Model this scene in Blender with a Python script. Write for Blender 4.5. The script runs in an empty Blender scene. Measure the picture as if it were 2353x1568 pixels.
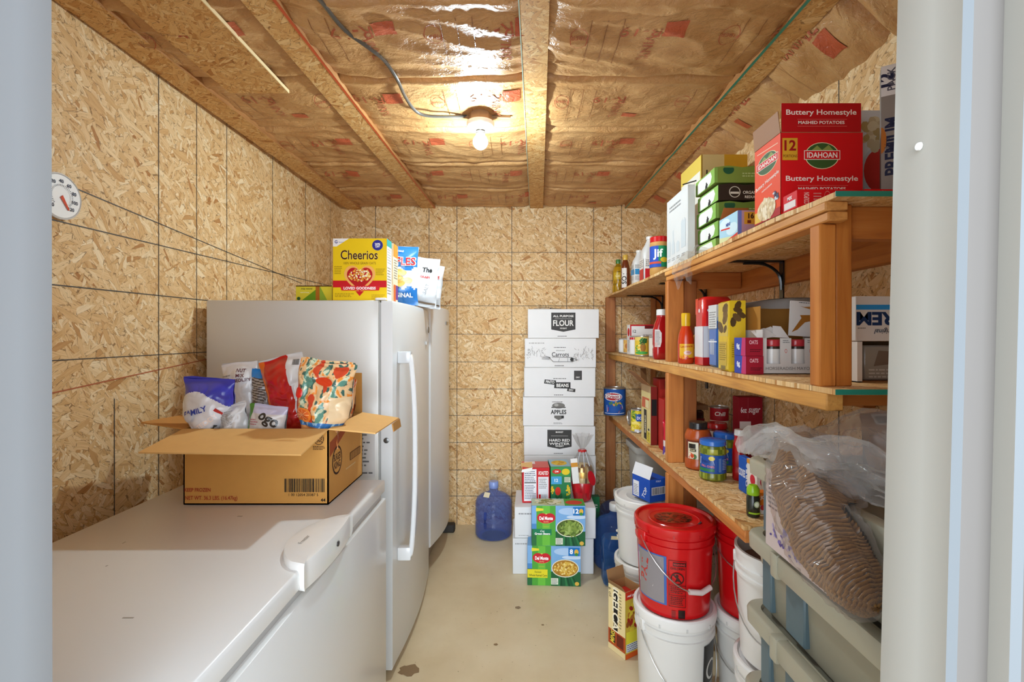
import bpy, bmesh, math, random
from math import sin, cos, pi, sqrt, radians, atan2
from mathutils import Vector, Matrix, noise
from mathutils.geometry import tessellate_polygon
random.seed(7)
S = bpy.context.scene
C = S.collection
# ------------------------------------------------------------------ camera, world, exposure
F = 1119.0                                   # focal length in pixels of the 2353 px frame
EYE = 1.39
cd = bpy.data.cameras.new('camera'); cam = bpy.data.objects.new('camera', cd); C.objects.link(cam)
cd.sensor_width = 36; cd.lens = 36 * F / 2353; cd.clip_start = 0.02
cd.shift_x = -(1190 - 1176.5) / 2353; cd.shift_y = -(784 - 775) / 2353
cam.location = (0, 0, EYE); cam.rotation_euler = (pi / 2, 0, 0)
S.camera = cam
w = bpy.data.worlds.new('daylight'); S.world = w; w.use_nodes = True
wt = w.node_tree; bg = wt.nodes['Background']; bg.inputs[0].default_value = (.88, .975, 1.08, 1)
# daylight of the room outside, plus bright lobes added behind the camera as fill
tc = wt.nodes.new('ShaderNodeTexCoord'); dt = wt.nodes.new('ShaderNodeVectorMath'); dt.operation = 'DOT_PRODUCT'; dt.inputs[1].default_value = (0, -.998, .06)
wt.links.new(tc.outputs['Generated'], dt.inputs[0]); prev = dt.outputs['Value']
for op, k in (('MAXIMUM', 0.0), ('POWER', 5.0), ('MULTIPLY', 4.2), ('ADD', .75)):
    mn = wt.nodes.new('ShaderNodeMath'); mn.operation = op; wt.links.new(prev, mn.inputs[0]); mn.inputs[1].default_value = k; prev = mn.outputs[0]
m2 = wt.nodes.new('ShaderNodeMath'); m2.operation = 'MAXIMUM'; wt.links.new(dt.outputs['Value'], m2.inputs[0]); m2.inputs[1].default_value = 0
m3 = wt.nodes.new('ShaderNodeMath'); m3.operation = 'POWER'; wt.links.new(m2.outputs[0], m3.inputs[0]); m3.inputs[1].default_value = 60
m4 = wt.nodes.new('ShaderNodeMath'); m4.operation = 'MULTIPLY_ADD'; wt.links.new(m3.outputs[0], m4.inputs[0]); m4.inputs[1].default_value = 4.5; wt.links.new(prev, m4.inputs[2])
wt.links.new(m4.outputs[0], bg.inputs[1])
S.view_settings.view_transform = 'Standard'; S.view_settings.look = 'None'
S.view_settings.exposure = 0.72; S.view_settings.gamma = 1.0; S.view_settings.use_curve_mapping = False
S.cycles.max_bounces = 10; S.cycles.diffuse_bounces = 6; S.cycles.transparent_max_bounces = 16
BULB_W = 620.0
def X(px, d): return (px - 1190) / F * d
def Z(py, d): return EYE + (775 - py) / F * d
# ------------------------------------------------------------------ colours and materials
def L(c):
    if isinstance(c, str):
        c = c.lstrip('#'); c = ''.join(x+x for x in c) if len(c) == 3 else c; c = [int(c[i:i+2], 16) / 255 for i in (0, 2, 4)]
        return tuple((x / 12.92 if x <= .04045 else ((x + .055) / 1.055) ** 2.4) for x in c) + (1.0,)
    return tuple(c) if len(c) == 4 else tuple(c) + (1.0,)
def mixc(a, b, t):
    a, b = L(a), L(b); return tuple(a[i] * (1 - t) + b[i] * t for i in range(3)) + (1.0,)
class NT:
    def __init__(s, name):
        s.m = bpy.data.materials.new(name); s.m.use_nodes = True
        s.t = s.m.node_tree; s.b = s.t.nodes['Principled BSDF']; s.out = s.t.nodes['Material Output']
    def n(s, typ, ins=None, **kw):
        x = s.t.nodes.new(typ)
        for k, v in kw.items(): setattr(x, k, v)
        for k, v in (ins or {}).items(): s.set(x.inputs[k], v)
        return x
    def set(s, sock, v):
        if isinstance(v, bpy.types.NodeSocket): s.t.links.new(v, sock)
        else: sock.default_value = v
    def math(s, op, a, b=0.0):
        return s.n('ShaderNodeMath', {0: a, 1: b}, operation=op).outputs[0]
    def mix(s, f, a, b, typ='RGBA', blend='MIX'):
        x = s.n('ShaderNodeMix', data_type=typ)
        if typ == 'RGBA': x.blend_type = blend; ia, ib, o = 6, 7, 2
        elif typ == 'VECTOR': ia, ib, o = 4, 5, 1
        else: ia, ib, o = 2, 3, 0
        s.set(x.inputs[0], f); s.set(x.inputs[ia], a); s.set(x.inputs[ib], b)
        return x.outputs[o]
    def ramp(s, f, stops, interp='LINEAR'):
        x = s.n('ShaderNodeValToRGB', {0: f}); r = x.color_ramp; r.interpolation = interp
        while len(r.elements) < len(stops): r.elements.new(.5)
        for e, (p, c) in zip(r.elements, stops): e.position = p; e.color = L(c)
        return x.outputs[0]
    def P(s, **kw):
        for k, v in kw.items(): s.set(s.b.inputs[k.replace('_', ' ')], v)
    def bump(s, h, strength, dist=.002):
        s.set(s.b.inputs['Normal'], s.n('ShaderNodeBump', {'Height': h, 'Strength': strength, 'Distance': dist}).outputs[0])
    def noise(s, vec, scale, detail=3, rough=.5, dist=0):
        return s.n('ShaderNodeTexNoise', {'Vector': vec, 'Scale': scale, 'Detail': detail, 'Roughness': rough, 'Distortion': dist}).outputs[0]
def simple(name, rough=.5, metallic=0, coat=0, nscale=30, var=.06, bump=0, bscale=60, spec=.5):
    t = NT(name)
    col = t.n('ShaderNodeAttribute', attribute_name='Col').outputs['Color']
    pos = t.n('ShaderNodeTexCoord').outputs['Object']
    nz = t.noise(pos, nscale, 4)
    f = t.math('ADD', t.math('MULTIPLY', nz, var * 2), 1 - var)
    c = t.mix(1.0, col, f, blend='MULTIPLY')
    t.P(Base_Color=c, Roughness=rough, Metallic=metallic, Coat_Weight=coat, Specular_IOR_Level=spec)
    if bump: t.bump(t.noise(pos, bscale, 4, .6), bump)
    return t.m
def seethru(name, alpha, rough, haze, bump=0, bscale=30, tint=None):
    t = NT(name)
    col = t.n('ShaderNodeAttribute', attribute_name='Col').outputs['Color']
    pos = t.n('ShaderNodeTexCoord').outputs['Object']
    t.P(Base_Color=col, Roughness=rough, Specular_IOR_Level=.6)
    h = t.noise(pos, bscale, 3, .6, .6)
    if bump: t.bump(h, bump, .004)
    tr = t.n('ShaderNodeBsdfTransparent', {0: col if tint is None else L(tint)})
    fac = t.math('ADD', t.math('MULTIPLY', t.n('ShaderNodeLayerWeight', {'Blend': .35}).outputs['Facing'], haze), alpha)
    ms = t.n('ShaderNodeMixShader', {0: fac, 1: tr.outputs[0], 2: t.b.outputs[0]})
    t.t.links.new(ms.outputs[0], t.out.inputs[0])
    return t.m
def osb_mat(name, axes, tint=(1, 1, 1), scale=1.0, dark=0.0):
    t = NT(name)
    pos = t.n('ShaderNodeNewGeometry').outputs['Position']
    sp = t.n('ShaderNodeSeparateXYZ', {0: pos}).outputs
    p2 = t.n('ShaderNodeCombineXYZ', {0: sp[axes[0]], 1: sp[axes[1]], 2: 0.0}).outputs[0]
    wob = t.n('ShaderNodeTexNoise', {'Vector': p2, 'Scale': 9 * scale, 'Detail': 2}).outputs['Color']
    p2 = t.n('ShaderNodeVectorMath', {0: p2, 1: t.n('ShaderNodeVectorMath', {0: wob, 1: (.03, .03, 0)}, operation='MULTIPLY').outputs[0]}, operation='ADD').outputs[0]
    best = None
    for k, (a, sx, sy) in enumerate(((-.5, 13, 48), (.45, 17, 62), (-1.1, 15, 70), (1.2, 30, 95), (-.75, 26, 120), (2.9, 11, 36))):
        mp = t.n('ShaderNodeMapping', {'Vector': p2, 'Rotation': (0, 0, a), 'Scale': (1 / (sx * scale), 1 / (sy * scale), 1), 'Location': (k * 7.3, k * 3.1, 0)}, vector_type='TEXTURE').outputs[0]
        v = t.n('ShaderNodeTexVoronoi', {'Vector': mp, 'Scale': 1.0, 'Randomness': 1.0}, voronoi_dimensions='2D')
        c = t.n('ShaderNodeSeparateColor', {0: v.outputs['Color']}).outputs
        pr = t.math('MULTIPLY', c[1], (1, 1, 1, .97, .95, .9)[k])
        cur = (c[0], pr, mp)
        if best is None: best = cur
        else:
            g = t.math('GREATER_THAN', cur[1], best[1])
            best = (t.mix(g, best[0], cur[0], 'FLOAT'), t.math('MAXIMUM', cur[1], best[1]), t.mix(g, best[2], cur[2], 'VECTOR'))
    r, pr, mp = best
    col = t.ramp(r, [(0, '#b07a44'), (.025, '#c89a62'), (.09, '#d6ad76'), (.3, '#dfba85'), (.6, '#e5c492'), (.85, '#ebd0a2'), (1, '#f2dfb9')])
    grain = t.noise(t.n('ShaderNodeMapping', {'Vector': mp, 'Scale': (.5, 4, 1)}).outputs[0], 1.6, 4, .65)
    gr = t.ramp(grain, [(.28, '#7a5230'), (.4, '#dcc7a8'), (.6, '#ffffff')])
    col = t.mix(.5, col, gr, blend='MULTIPLY')
    crack = t.noise(t.n('ShaderNodeMapping', {'Vector': mp, 'Scale': (.45, 1.3, 1)}).outputs[0], 2.1, 3, .7)
    ck = t.ramp(crack, [(.30, '#6a4420'), (.36, '#ffffff')])
    col = t.mix(.75, col, ck, blend='MULTIPLY')
    ed = t.n('ShaderNodeTexVoronoi', {'Vector': mp, 'Scale': 1.0, 'Randomness': 1.0}, voronoi_dimensions='2D', feature='DISTANCE_TO_EDGE').outputs['Distance']
    en = t.noise(p2, 55 * scale, 2)
    em = t.math('MULTIPLY', t.math('LESS_THAN', ed, .055), t.ramp(en, [(.46, '#000'), (.58, '#fff')]))
    col = t.mix(t.math('MULTIPLY', em, .72), col, L('#6e4a20'))
    col = t.mix(1.0, col, tuple(tint) + (1,), blend='MULTIPLY')
    t.P(Base_Color=col, Roughness=.62, Specular_IOR_Level=.3)
    h = t.math('ADD', t.math('MULTIPLY', pr, .9), t.math('MULTIPLY', grain, .5))
    t.bump(h, .35, .0015)
    return t.m
def lumber_mat(name, ax):
    t = NT(name)
    col = t.n('ShaderNodeAttribute', attribute_name='Col').outputs['Color']
    pos = t.n('ShaderNodeNewGeometry').outputs['Position']
    sc = [26, 26, 26]; sc[ax] = 1.6
    mp = t.n('ShaderNodeMapping', {'Vector': pos, 'Scale': sc}).outputs[0]
    g = t.noise(mp, 1.6, 5, .6, .8)
    gr = t.ramp(g, [(.3, '#a5713f'), (.5, '#e8cfae'), (.7, '#ffffff')])
    big = t.ramp(t.noise(pos, 5, 2), [(.3, '#d9bfa0'), (.7, '#ffffff')])
    c = t.mix(.55, col, gr, blend='MULTIPLY'); c = t.mix(.5, c, big, blend='MULTIPLY')
    t.P(Base_Color=c, Roughness=.55, Specular_IOR_Level=.35); t.bump(g, .15, .001)
    return t.m
M = {}
M['card'] = simple('printed_card', .55, nscale=14, var=.03, bump=.03, bscale=200, spec=.22)
M['kraft'] = simple('corrugated_card', .75, nscale=25, var=.06, bump=.06, bscale=140, spec=.25)
M['gloss'] = simple('glossy_plastic', .22, coat=.2, var=.02)
M['plastic'] = simple('matte_plastic', .38, nscale=12, var=.05, bump=.03, bscale=250)
M['film'] = simple('crinkled_film', .24, coat=.3, var=.03, bump=.35, bscale=45)
M['foil'] = simple('foil_film', .28, metallic=.6, var=.05, bump=.5, bscale=60)
M['tin'] = simple('tin_plate', .3, metallic=.85, var=.04)
M['enamel'] = simple('white_enamel', .3, coat=.15, nscale=5, var=.02, bump=.035, bscale=420)
M['paint'] = simple('painted_metal', .38, nscale=4, var=.025)
M['rubber'] = simple('black_rubber', .6, var=.05)
M['wire'] = simple('steel_wire', .3, metallic=.9)
M['milky'] = simple('milky_plastic', .4, nscale=3, var=.04)
M['clear'] = seethru('clear_film', .035, .10, .18, bump=.7, bscale=18)
M['clearbag'] = seethru('hazy_clear_bag', .16, .12, .40, bump=.9, bscale=16)
M['blueglass'] = seethru('blue_clear_plastic', .14, .08, .35, tint='#d3def6')
M['jar'] = seethru('jar_glass', .72, .06, .25)
M['osb_x'] = osb_mat('osb_side_wall', (1, 2))
M['osb_y'] = osb_mat('osb_end_wall', (0, 2))
M['osb_z'] = osb_mat('osb_flat_board', (0, 1), (.87, .75, .57), 1.2)
M['osb_shelf'] = osb_mat('osb_shelf_board', (0, 1), (1, .93, .82), 1.3)
for i, a in enumerate('xyz'): M['lumber_' + a] = lumber_mat('lumber_' + a, i)
def floor_mat():
    t = NT('smooth_concrete')
    pos = t.n('ShaderNodeNewGeometry').outputs['Position']
    a = t.ramp(t.noise(pos, 2.2, 6, .6), [(.3, '#cdb892'), (.55, '#d9c7a4'), (.75, '#e0d1b3')])
    spk = t.ramp(t.noise(pos, 70, 2), [(.22, '#8d7a60'), (.3, '#ffffff')])
    t.P(Base_Color=t.mix(.7, a, spk, blend='MULTIPLY'), Roughness=t.math('ADD', t.math('MULTIPLY', t.noise(pos, 6, 4), .35), .25), Specular_IOR_Level=.4)
    t.bump(t.noise(pos, 35, 4), .05)
    return t.m
M['floor'] = floor_mat()
def paper_mat():
    t = NT('kraft_facing')
    col = t.n('ShaderNodeAttribute', attribute_name='Col').outputs['Color']
    pos = t.n('ShaderNodeNewGeometry').outputs['Position']
    f = t.ramp(t.noise(pos, 7, 4, .6), [(.3, '#d8c4ae'), (.7, '#ffffff')])
    t.P(Base_Color=t.mix(.8, col, f, blend='MULTIPLY'), Roughness=.36, Specular_IOR_Level=.55)
    mp = t.n('ShaderNodeMapping', {'Vector': pos, 'Scale': (1, 1.7, 1), 'Rotation': (0, 0, .5)}).outputs[0]
    t.bump(t.math('ADD', t.noise(mp, 16, 4, .55, 1.2), t.math('MULTIPLY', t.noise(mp, 60, 3, .6, 1.5), .35)), .8, .010)
    return t.m
M['paper'] = paper_mat()
def bulb_mat(name, k):
    t = NT(name)
    t.P(Base_Color=(1, 1, 1, 1), Emission_Color=(.87, 1.07, 1.18, 1), Emission_Strength=BULB_W * k)
    return t.m
M['bulb'] = bulb_mat('lit_bulb_glass', 1.0); M['bulb_neck'] = bulb_mat('dimmer_bulb_neck', .22)
# ------------------------------------------------------------------ mesh builder
_text = {}
def text2d(s, bold=0.0, shear=0.0, font=None):
    k = (s, bold, shear)
    if k not in _text:
        cu = bpy.data.curves.new('tmp_text', 'FONT'); cu.body = s; cu.size = 1; cu.resolution_u = 3; cu.offset = bold; cu.shear = shear
        o = bpy.data.objects.new('tmp_text', cu); C.objects.link(o)
        bpy.context.view_layer.update()
        me = bpy.data.meshes.new_from_object(o.evaluated_get(bpy.context.evaluated_depsgraph_get()))
        vs = [(v.co.x, v.co.y) for v in me.vertices]; fs = [tuple(p.vertices) for p in me.polygons]
        bpy.data.meshes.remove(me); bpy.data.objects.remove(o); bpy.data.curves.remove(cu)
        if vs:
            x0 = min(v[0] for v in vs); x1 = max(v[0] for v in vs); y0 = min(v[1] for v in vs); y1 = max(v[1] for v in vs)
            vs = [(v[0] - (x0 + x1) / 2, v[1] - (y0 + y1) / 2) for v in vs]
            _text[k] = (vs, fs, x1 - x0, y1 - y0)
        else: _text[k] = ([], [], 1, 1)
    return _text[k]
def rrect(w, d, r, n=5):
    r = min(r, w / 2 - 1e-4, d / 2 - 1e-4); pts = []
    for cx, cy, a0 in ((w/2 - r, d/2 - r, 0), (-w/2 + r, d/2 - r, pi/2), (-w/2 + r, -d/2 + r, pi), (w/2 - r, -d/2 + r, 1.5 * pi)):
        for i in range(n + 1):
            a = a0 + i / n * pi / 2; pts.append((cx + r * cos(a), cy + r * sin(a)))
    return pts
class MB:
    def __init__(s): s.v = []; s.f = []; s.c = []; s.m = []; s.sm = []
    def add(s, vs, fs, col, T=None, mat=0, smooth=False):
        b = len(s.v)
        s.v += [(T @ Vector(v)) if T else Vector(v) for v in vs]
        multi = isinstance(col, list)
        if not multi: col = L(col)
        for i, f in enumerate(fs):
            s.f.append(tuple(b + j for j in f)); s.c.append(L(col[i]) if multi else col); s.m.append(mat); s.sm.append(smooth)
        return s
    def box(s, x0, y0, z0, x1, y1, z1, col, bev=0.0, T=None, mat=0, seg=1):
        bm = bmesh.new(); bmesh.ops.create_cube(bm, size=1)
        for v in bm.verts: v.co = Vector(((x0 + x1) / 2 + v.co.x * (x1 - x0), (y0 + y1) / 2 + v.co.y * (y1 - y0), (z0 + z1) / 2 + v.co.z * (z1 - z0)))
        if bev: bmesh.ops.bevel(bm, geom=bm.edges[:], offset=bev, segments=seg, affect='EDGES', profile=.5)
        bm.verts.index_update()
        s.add([v.co.copy() for v in bm.verts], [tuple(v.index for v in f.verts) for f in bm.faces], col, T, mat, seg > 1)
        bm.free(); return s
    def slab(s, a, b, c, d, th, col, T=None, mat=0):
        a, b, c, d = (Vector(p) for p in (a, b, c, d)); n = (b - a).cross(d - a).normalized() * th
        s.add([a, b, c, d, a + n, b + n, c + n, d + n], [(3, 2, 1, 0), (4, 5, 6, 7), (0, 1, 5, 4), (1, 2, 6, 5), (2, 3, 7, 6), (3, 0, 4, 7)], col, T, mat); return s
    def rings(s, rings, col, cap0=True, cap1=True, T=None, mat=0, smooth=True, colf=None):
        n = len(rings[0]); vs = [p for r in rings for p in r]; fs = []; cs = []
        for k in range(len(rings) - 1):
            for i in range(n):
                fs.append((k*n + i, k*n + (i+1) % n, (k+1)*n + (i+1) % n, (k+1)*n + i))
                cs.append(colf(k / max(1, len(rings) - 2), (i + .5) / n) if colf else (col[k] if isinstance(col, list) else col))
        if cap0: fs.append(tuple(range(n))[::-1]); cs.append(cs[0])
        if cap1: fs.append(tuple((len(rings) - 1)*n + i for i in range(n))); cs.append(cs[-1])
        s.add(vs, fs, cs, T, mat, smooth); return s
    def lathe(s, prof, col, n=28, T=None, mat=0, colf=None, cap0=True, cap1=True, center=(0, 0)):
        R = [[(center[0] + r * cos(2*pi*i/n), center[1] + r * sin(2*pi*i/n), z) for i in range(n)] for r, z in prof]
        return s.rings(R, col, cap0, cap1, T, mat, True, colf)
    def tube(s, pts, r, col, n=8, T=None, mat=0):
        pts = [Vector(p) for p in pts]; R = []; up = Vector((0, 0, 1))
        for i, p in enumerate(pts):
            d = (pts[min(i+1, len(pts)-1)] - pts[max(i-1, 0)]).normalized()
            a = d.cross(up)
            if a.length < .05: a = d.cross(Vector((1, 0, 0)))
            a.normalize(); b = a.cross(d)
            R.append([p + r * (a * cos(2*pi*k/n) + b * sin(2*pi*k/n)) for k in range(n)])
        return s.rings(R, col, True, True, T, mat)
    def grid(s, fn, nu, nv, colf, T=None, mat=0, smooth=True, flip=False):
        vs = [fn(i / nu, j / nv) for j in range(nv + 1) for i in range(nu + 1)]; fs = []; cs = []
        for j in range(nv):
            for i in range(nu):
                a = j*(nu+1) + i; q = (a, a+1, a+nu+2, a+nu+1)
                fs.append(q[::-1] if flip else q); cs.append(colf((i+.5)/nu, (j+.5)/nv) if callable(colf) else colf)
        s.add(vs, fs, cs, T, mat, smooth); return s
    # printed marks: prims in fractions of a face W x H, laid on the surface by mp(u_m, v_m, lift)
    def deco(s, prims, mp, W, H, curved=False, T=None, mat=0, lift=.0005, clamp=True):
        if clamp:
            mp0 = mp; mp = lambda u, v, l: mp0(min(max(u, W*.002), W*.998), min(max(v, H*.003), H*.998), l)
        k = 0
        for p in prims:
            k += 1; l = lift * (1 + (.4 if curved else .18) * k); t = p[0]; vs = []; fs = []; col = p[-1]
            if t == 'r':
                u0, v0, u1, v1 = p[1:5]; nu, nv = (10, 6) if curved else (1, 1)
                vs = [(u0 + (u1-u0)*i/nu, v0 + (v1-v0)*j/nv) for j in range(nv+1) for i in range(nu+1)]
                fs = [(j*(nu+1)+i, j*(nu+1)+i+1, (j+1)*(nu+1)+i+1, (j+1)*(nu+1)+i) for j in range(nv) for i in range(nu)]
            elif t == 'e':
                cu, cv, ru, rv = p[1:5]; n = 24; nr = 3 if curved else 1
                vs = [(cu, cv)] + [(cu + ru*q/nr*cos(2*pi*i/n), cv + rv*q/nr*sin(2*pi*i/n)) for q in range(1, nr+1) for i in range(n)]
                fs = [(0, 1+i, 1+(i+1) % n) for i in range(n)]
                for q in range(nr-1): fs += [(1+q*n+i, 1+(q+1)*n+i, 1+(q+1)*n+(i+1) % n, 1+q*n+(i+1) % n) for i in range(n)]
            elif t == 'p':
                vs = list(p[1]); fs = [tuple(x) for x in tessellate_polygon([[Vector((a*W, b*H, 0)) for a, b in vs]])]
            elif t == 'l':
                (u0, v0, u1, v1, wd) = p[1:6]; dx, dy = (u1-u0)*W, (v1-v0)*H; ln = sqrt(dx*dx+dy*dy) or 1
                ox, oy = -dy/ln*wd*H/2/W, dx/ln*wd*H/2/H; n = 8 if curved else 1
                vs = [q for i in range(n+1) for q in ((u0+(u1-u0)*i/n-ox, v0+(v1-v0)*i/n-oy), (u0+(u1-u0)*i/n+ox, v0+(v1-v0)*i/n+oy))]
                fs = [(2*i, 2*i+2, 2*i+3, 2*i+1) for i in range(n)]
            elif t in ('b', 'n'):
                rnd = random.Random(int(p[1]*997 + p[2]*131)); u0, v0, u1, v1 = p[1:5]
                if t == 'b':
                    u = u0
                    while u < u1:
                        wd = (u1-u0) * rnd.choice((.012, .02, .03)); b = len(vs)
                        vs += [(u, v0), (min(u+wd, u1), v0), (min(u+wd, u1), v1), (u, v1)]; fs.append((b, b+1, b+2, b+3)); u += wd + (u1-u0) * rnd.choice((.012, .02, .028))
                else:
                    rows = p[5]
                    for i in range(rows):
                        hh = (v1-v0)/rows; va = v1 - (i+.75)*hh; u = u0; end = u0 + (u1-u0)*rnd.uniform(.7, 1)
                        while u < end:
                            wd = (u1-u0)*rnd.uniform(.05, .16); b = len(vs)
                            vs += [(u, va), (min(u+wd, u1), va), (min(u+wd, u1), va+hh*.42), (u, va+hh*.42)]; fs.append((b, b+1, b+2, b+3)); u += wd + (u1-u0)*.03
            elif t == 's':
                cu, cv, ru, rv, n, sz, cols, seed = p[1:9]; rnd = random.Random(seed); cl = []
                for i in range(n):
                    a = rnd.uniform(0, 2*pi); r = sqrt(rnd.random()); x = cu + ru*r*cos(a); y = cv + rv*r*sin(a); th = rnd.uniform(0, pi)
                    e = sz*rnd.uniform(.7, 1.2); el = p[9] if len(p) > 9 else 1.6; b = len(vs); c = rnd.choice(cols)
                    for q in range(8):
                        ex, ey = e*el*cos(q*pi/4), e*sin(q*pi/4)
                        vs.append((x + (ex*cos(th) - ey*sin(th))*H/W, y + ex*sin(th) + ey*cos(th)))
                    fs.append(tuple(b+q for q in range(8))); cl.append(c)
                b0 = len(s.v)
                # each blob a touch higher than the one before, so they overlap cleanly
                out = [mp(vs[8*i+q][0]*W, vs[8*i+q][1]*H, l + i*.00002) for i in range(n) for q in range(8)]
                s.add(out, fs, cl, T, mat); continue
            elif t == 't':
                cu, cv, h, txt = p[1:5]; o = p[5] if isinstance(p[5], dict) else {}
                tv, tf, tw, th = text2d(txt, o.get('bold', .012), o.get('shear', 0))
                sc = h*H/th; sx = sc
                if 'w' in o: sx = o['w']*W/tw if o.get('fit') else min(sc, o['w']*W/tw)
                a = radians(o.get('rot', 0)); ca, sa = cos(a), sin(a)
                vs = [(cu + (x*sx*ca - y*sc*sa)/W, cv + (x*sx*sa + y*sc*ca)/H) for x, y in tv]; fs = tf
                if 'arc' in o: vs = [(x, y - o['arc']*((x-cu)/.5)**2) for x, y in vs]
            s.add([mp(u*W, v*H, l) for u, v in vs], fs, col, T, mat)
        return s
    def obj(s, name, mats, parent=None, loc=None, rotz=0.0, sharp=38):
        me = bpy.data.meshes.new(name); me.from_pydata([tuple(v) for v in s.v], [], s.f)
        for m in (mats if isinstance(mats, (list, tuple)) else [mats]): me.materials.append(M[m])
        a = me.color_attributes.new('Col', 'FLOAT_COLOR', 'CORNER'); buf = []
        for f, c in zip(s.f, s.c): buf += list(c) * len(f)
        a.data.foreach_set('color', buf)
        me.polygons.foreach_set('material_index', s.m); me.polygons.foreach_set('use_smooth', s.sm)
        me.set_sharp_from_angle(angle=radians(sharp)); me.update()
        o = bpy.data.objects.new(name, me); C.objects.link(o)
        if parent: o.parent = parent
        if loc is not None: o.location = loc
        o.rotation_euler.z = rotz
        return o
def tag(o, label, cat, group=None, kind=None):
    o['label'] = label; o['category'] = cat
    if group: o['group'] = group
    if kind: o['kind'] = kind
    return o
def thing(name, label, cat, loc=(0, 0, 0), rotz=0.0, group=None):
    o = bpy.data.objects.new(name, None); C.objects.link(o); o.empty_display_size = .05
    o.location = loc; o.rotation_euler.z = rotz
    return tag(o, label, cat, group)
def struct(o): o['kind'] = 'structure'; return o
def dup(o, label=None, loc=None, rotz=None):
    r = o.copy(); C.objects.link(r)
    if label: r['label'] = label
    if loc is not None: r.location = loc
    if rotz is not None: r.rotation_euler.z = rotz
    for ch in list(o.children):
        c = ch.copy(); C.objects.link(c); c.parent = r
        for g in ch.children:
            d = g.copy(); C.objects.link(d); d.parent = c
    return r
def face(side, sx, sy, sz):
    hx, hy = sx/2, sy/2
    if side == 'front': return (lambda u, v, l: Vector((-hx+u, -hy-l, v))), sx, sz
    if side == 'back': return (lambda u, v, l: Vector((hx-u, hy+l, v))), sx, sz
    if side == 'left': return (lambda u, v, l: Vector((-hx-l, hy-u, v))), sy, sz
    if side == 'right': return (lambda u, v, l: Vector((hx+l, -hy+u, v))), sy, sz
    return (lambda u, v, l: Vector((-hx+u, -hy+v, sz+l))), sx, sy
def carton(name, label, cat, x, y, z, sx, sy, sz, col, faces={}, rotz=0, group=None, mat='card', bev=.0015, parent=None):
    """closed box with its front-bottom-left corner at x, y, z"""
    b = MB(); b.box(-sx/2, -sy/2, 0, sx/2, sy/2, sz, col, bev)
    for sd, pr in faces.items():
        mp, W, H = face(sd, sx, sy, sz); b.deco(pr, mp, W, H)
    o = b.obj(name, mat, parent, (x + sx/2, y + sy/2, z), rotz)
    if not parent: tag(o, label, cat, group)
    return o
def cyl(R, ang=0):
    return lambda u, v, l, W=None: Vector(((R+l)*sin(ang+u/R), -(R+l)*cos(ang+u/R), v))
def wrapmap(R, ang, W, z0=0):
    return lambda u, v, l: Vector(((R+l)*sin(ang+(u-W/2)/R), -(R+l)*cos(ang+(u-W/2)/R), z0+v))
def bag(b, w, h, t, colf, seed=0, crumple=.01, warp=None, nu=26, nv=34, seal=.08, mat=0, T=None):
    def surf(u, v, side, lift=0):
        e = max(0, 4*u*(1-u)) ** .55
        g = min(1, max(0, min(v, 1-v) - seal*.4) / .22); g = (g*g*(3-2*g)) ** .6
        y = t/2*e*g
        p = Vector(((u-.5)*w*(1-.05*g), side*(y+lift+.0012), v*h))
        q = Vector((u*w*14+seed*3.1, side*1.7+seed, v*h*14))
        nz = noise.noise(q) + .6*abs(noise.noise(q*2.3))
        p += Vector((noise.noise(q+Vector((9, 2, 5)))*crumple*.5, side*nz*crumple*(.25+g*.75), noise.noise(q+Vector((3, 8, 1)))*crumple*.6))
        return warp(p) if warp else p
    for side in (-1, 1):
        b.grid(lambda u, v: surf(u, v, side), nu, nv, (lambda u, v: colf(u, v, side)), T, mat, True, flip=(side > 0))
    return lambda u, v, l: surf(u/w, v/h, -1, l)
WH = '#eceae6'; BK = '#1b1a19'; RD = '#c8151b'
# ================================================================== the room
XL, XR, YB, YF, ZJ = -1.31, 1.055, 3.61, .56, 2.345
H = 2.45
def wall(name, mat, box, lines, mp):
    b = MB(); b.box(*box, '#ffffff')
    for (u0, v0, u1, v1, wd, c) in lines:
        a, q = mp(u0, v0), mp(u1, v1); d = (Vector(q) - Vector(a)).normalized(); n = Vector(mp(0, 0, 1)) - Vector(mp(0, 0, 0))
        s_ = d.cross(n.normalized()) * wd / 2; a, q = Vector(a) + n*.0012, Vector(q) + n*.0012
        b.add([a - s_, q - s_, q + s_, a + s_], [(0, 1, 2, 3)], c, mat=1)
    return struct(b.obj(name, [mat, 'rubber']))
GL = '#4b453d'
wl = [(Y, .4, Y, 2.42, .0035, GL) for Y in (1.775, 2.19, 2.6, 3.0, 3.4)] + [(1.985, 1.3, 1.985, 2.42, .003, GL), (1.58, .4, 1.58, 1.19, .0035, GL)]
wl += [(.6, 1.895, 2.95, 1.715, .0035, GL), (.6, 1.71, 3.61, 1.75, .0035, GL), (.6, 1.53, 3.61, 1.56, .0035, GL), (.6, 1.16, 2.4, 1.33, .004, '#b06038'),
       (.6, 1.32, 3.6, 1.335, .003, GL)]
wall('wall_left', 'osb_x', (XL-.05, .4, 0, XL, YB+.05, H), wl, lambda u, v, k=0: (XL+k, u, v))
bl = [(X(p, YB), 0, X(p, YB), 2.4, .004, GL) for p in (863, 986, 1050, 1176, 1302, 1364, 1428)]
bl += [(XL, Z(y, YB), XR, Z(y + .6, YB), .0035, GL) for y in (580, 645, 703, 768, 832, 894, 955, 1017, 1080, 1140)]
wall('wall_back', 'osb_y', (XL-.05, YB, 0, XR+.05, YB+.05, H), bl, lambda u, v, k=0: (u, YB-k, v))
rl = [(Y, 0, Y, 2.4, .0035, GL) for Y in (1.2, 1.6, 2.0, 2.4, 2.8, 3.2)] + [(.6, z, 3.6, z+.01, .0035, GL) for z in (.6, 1.0, 1.42, 1.82)]
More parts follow.
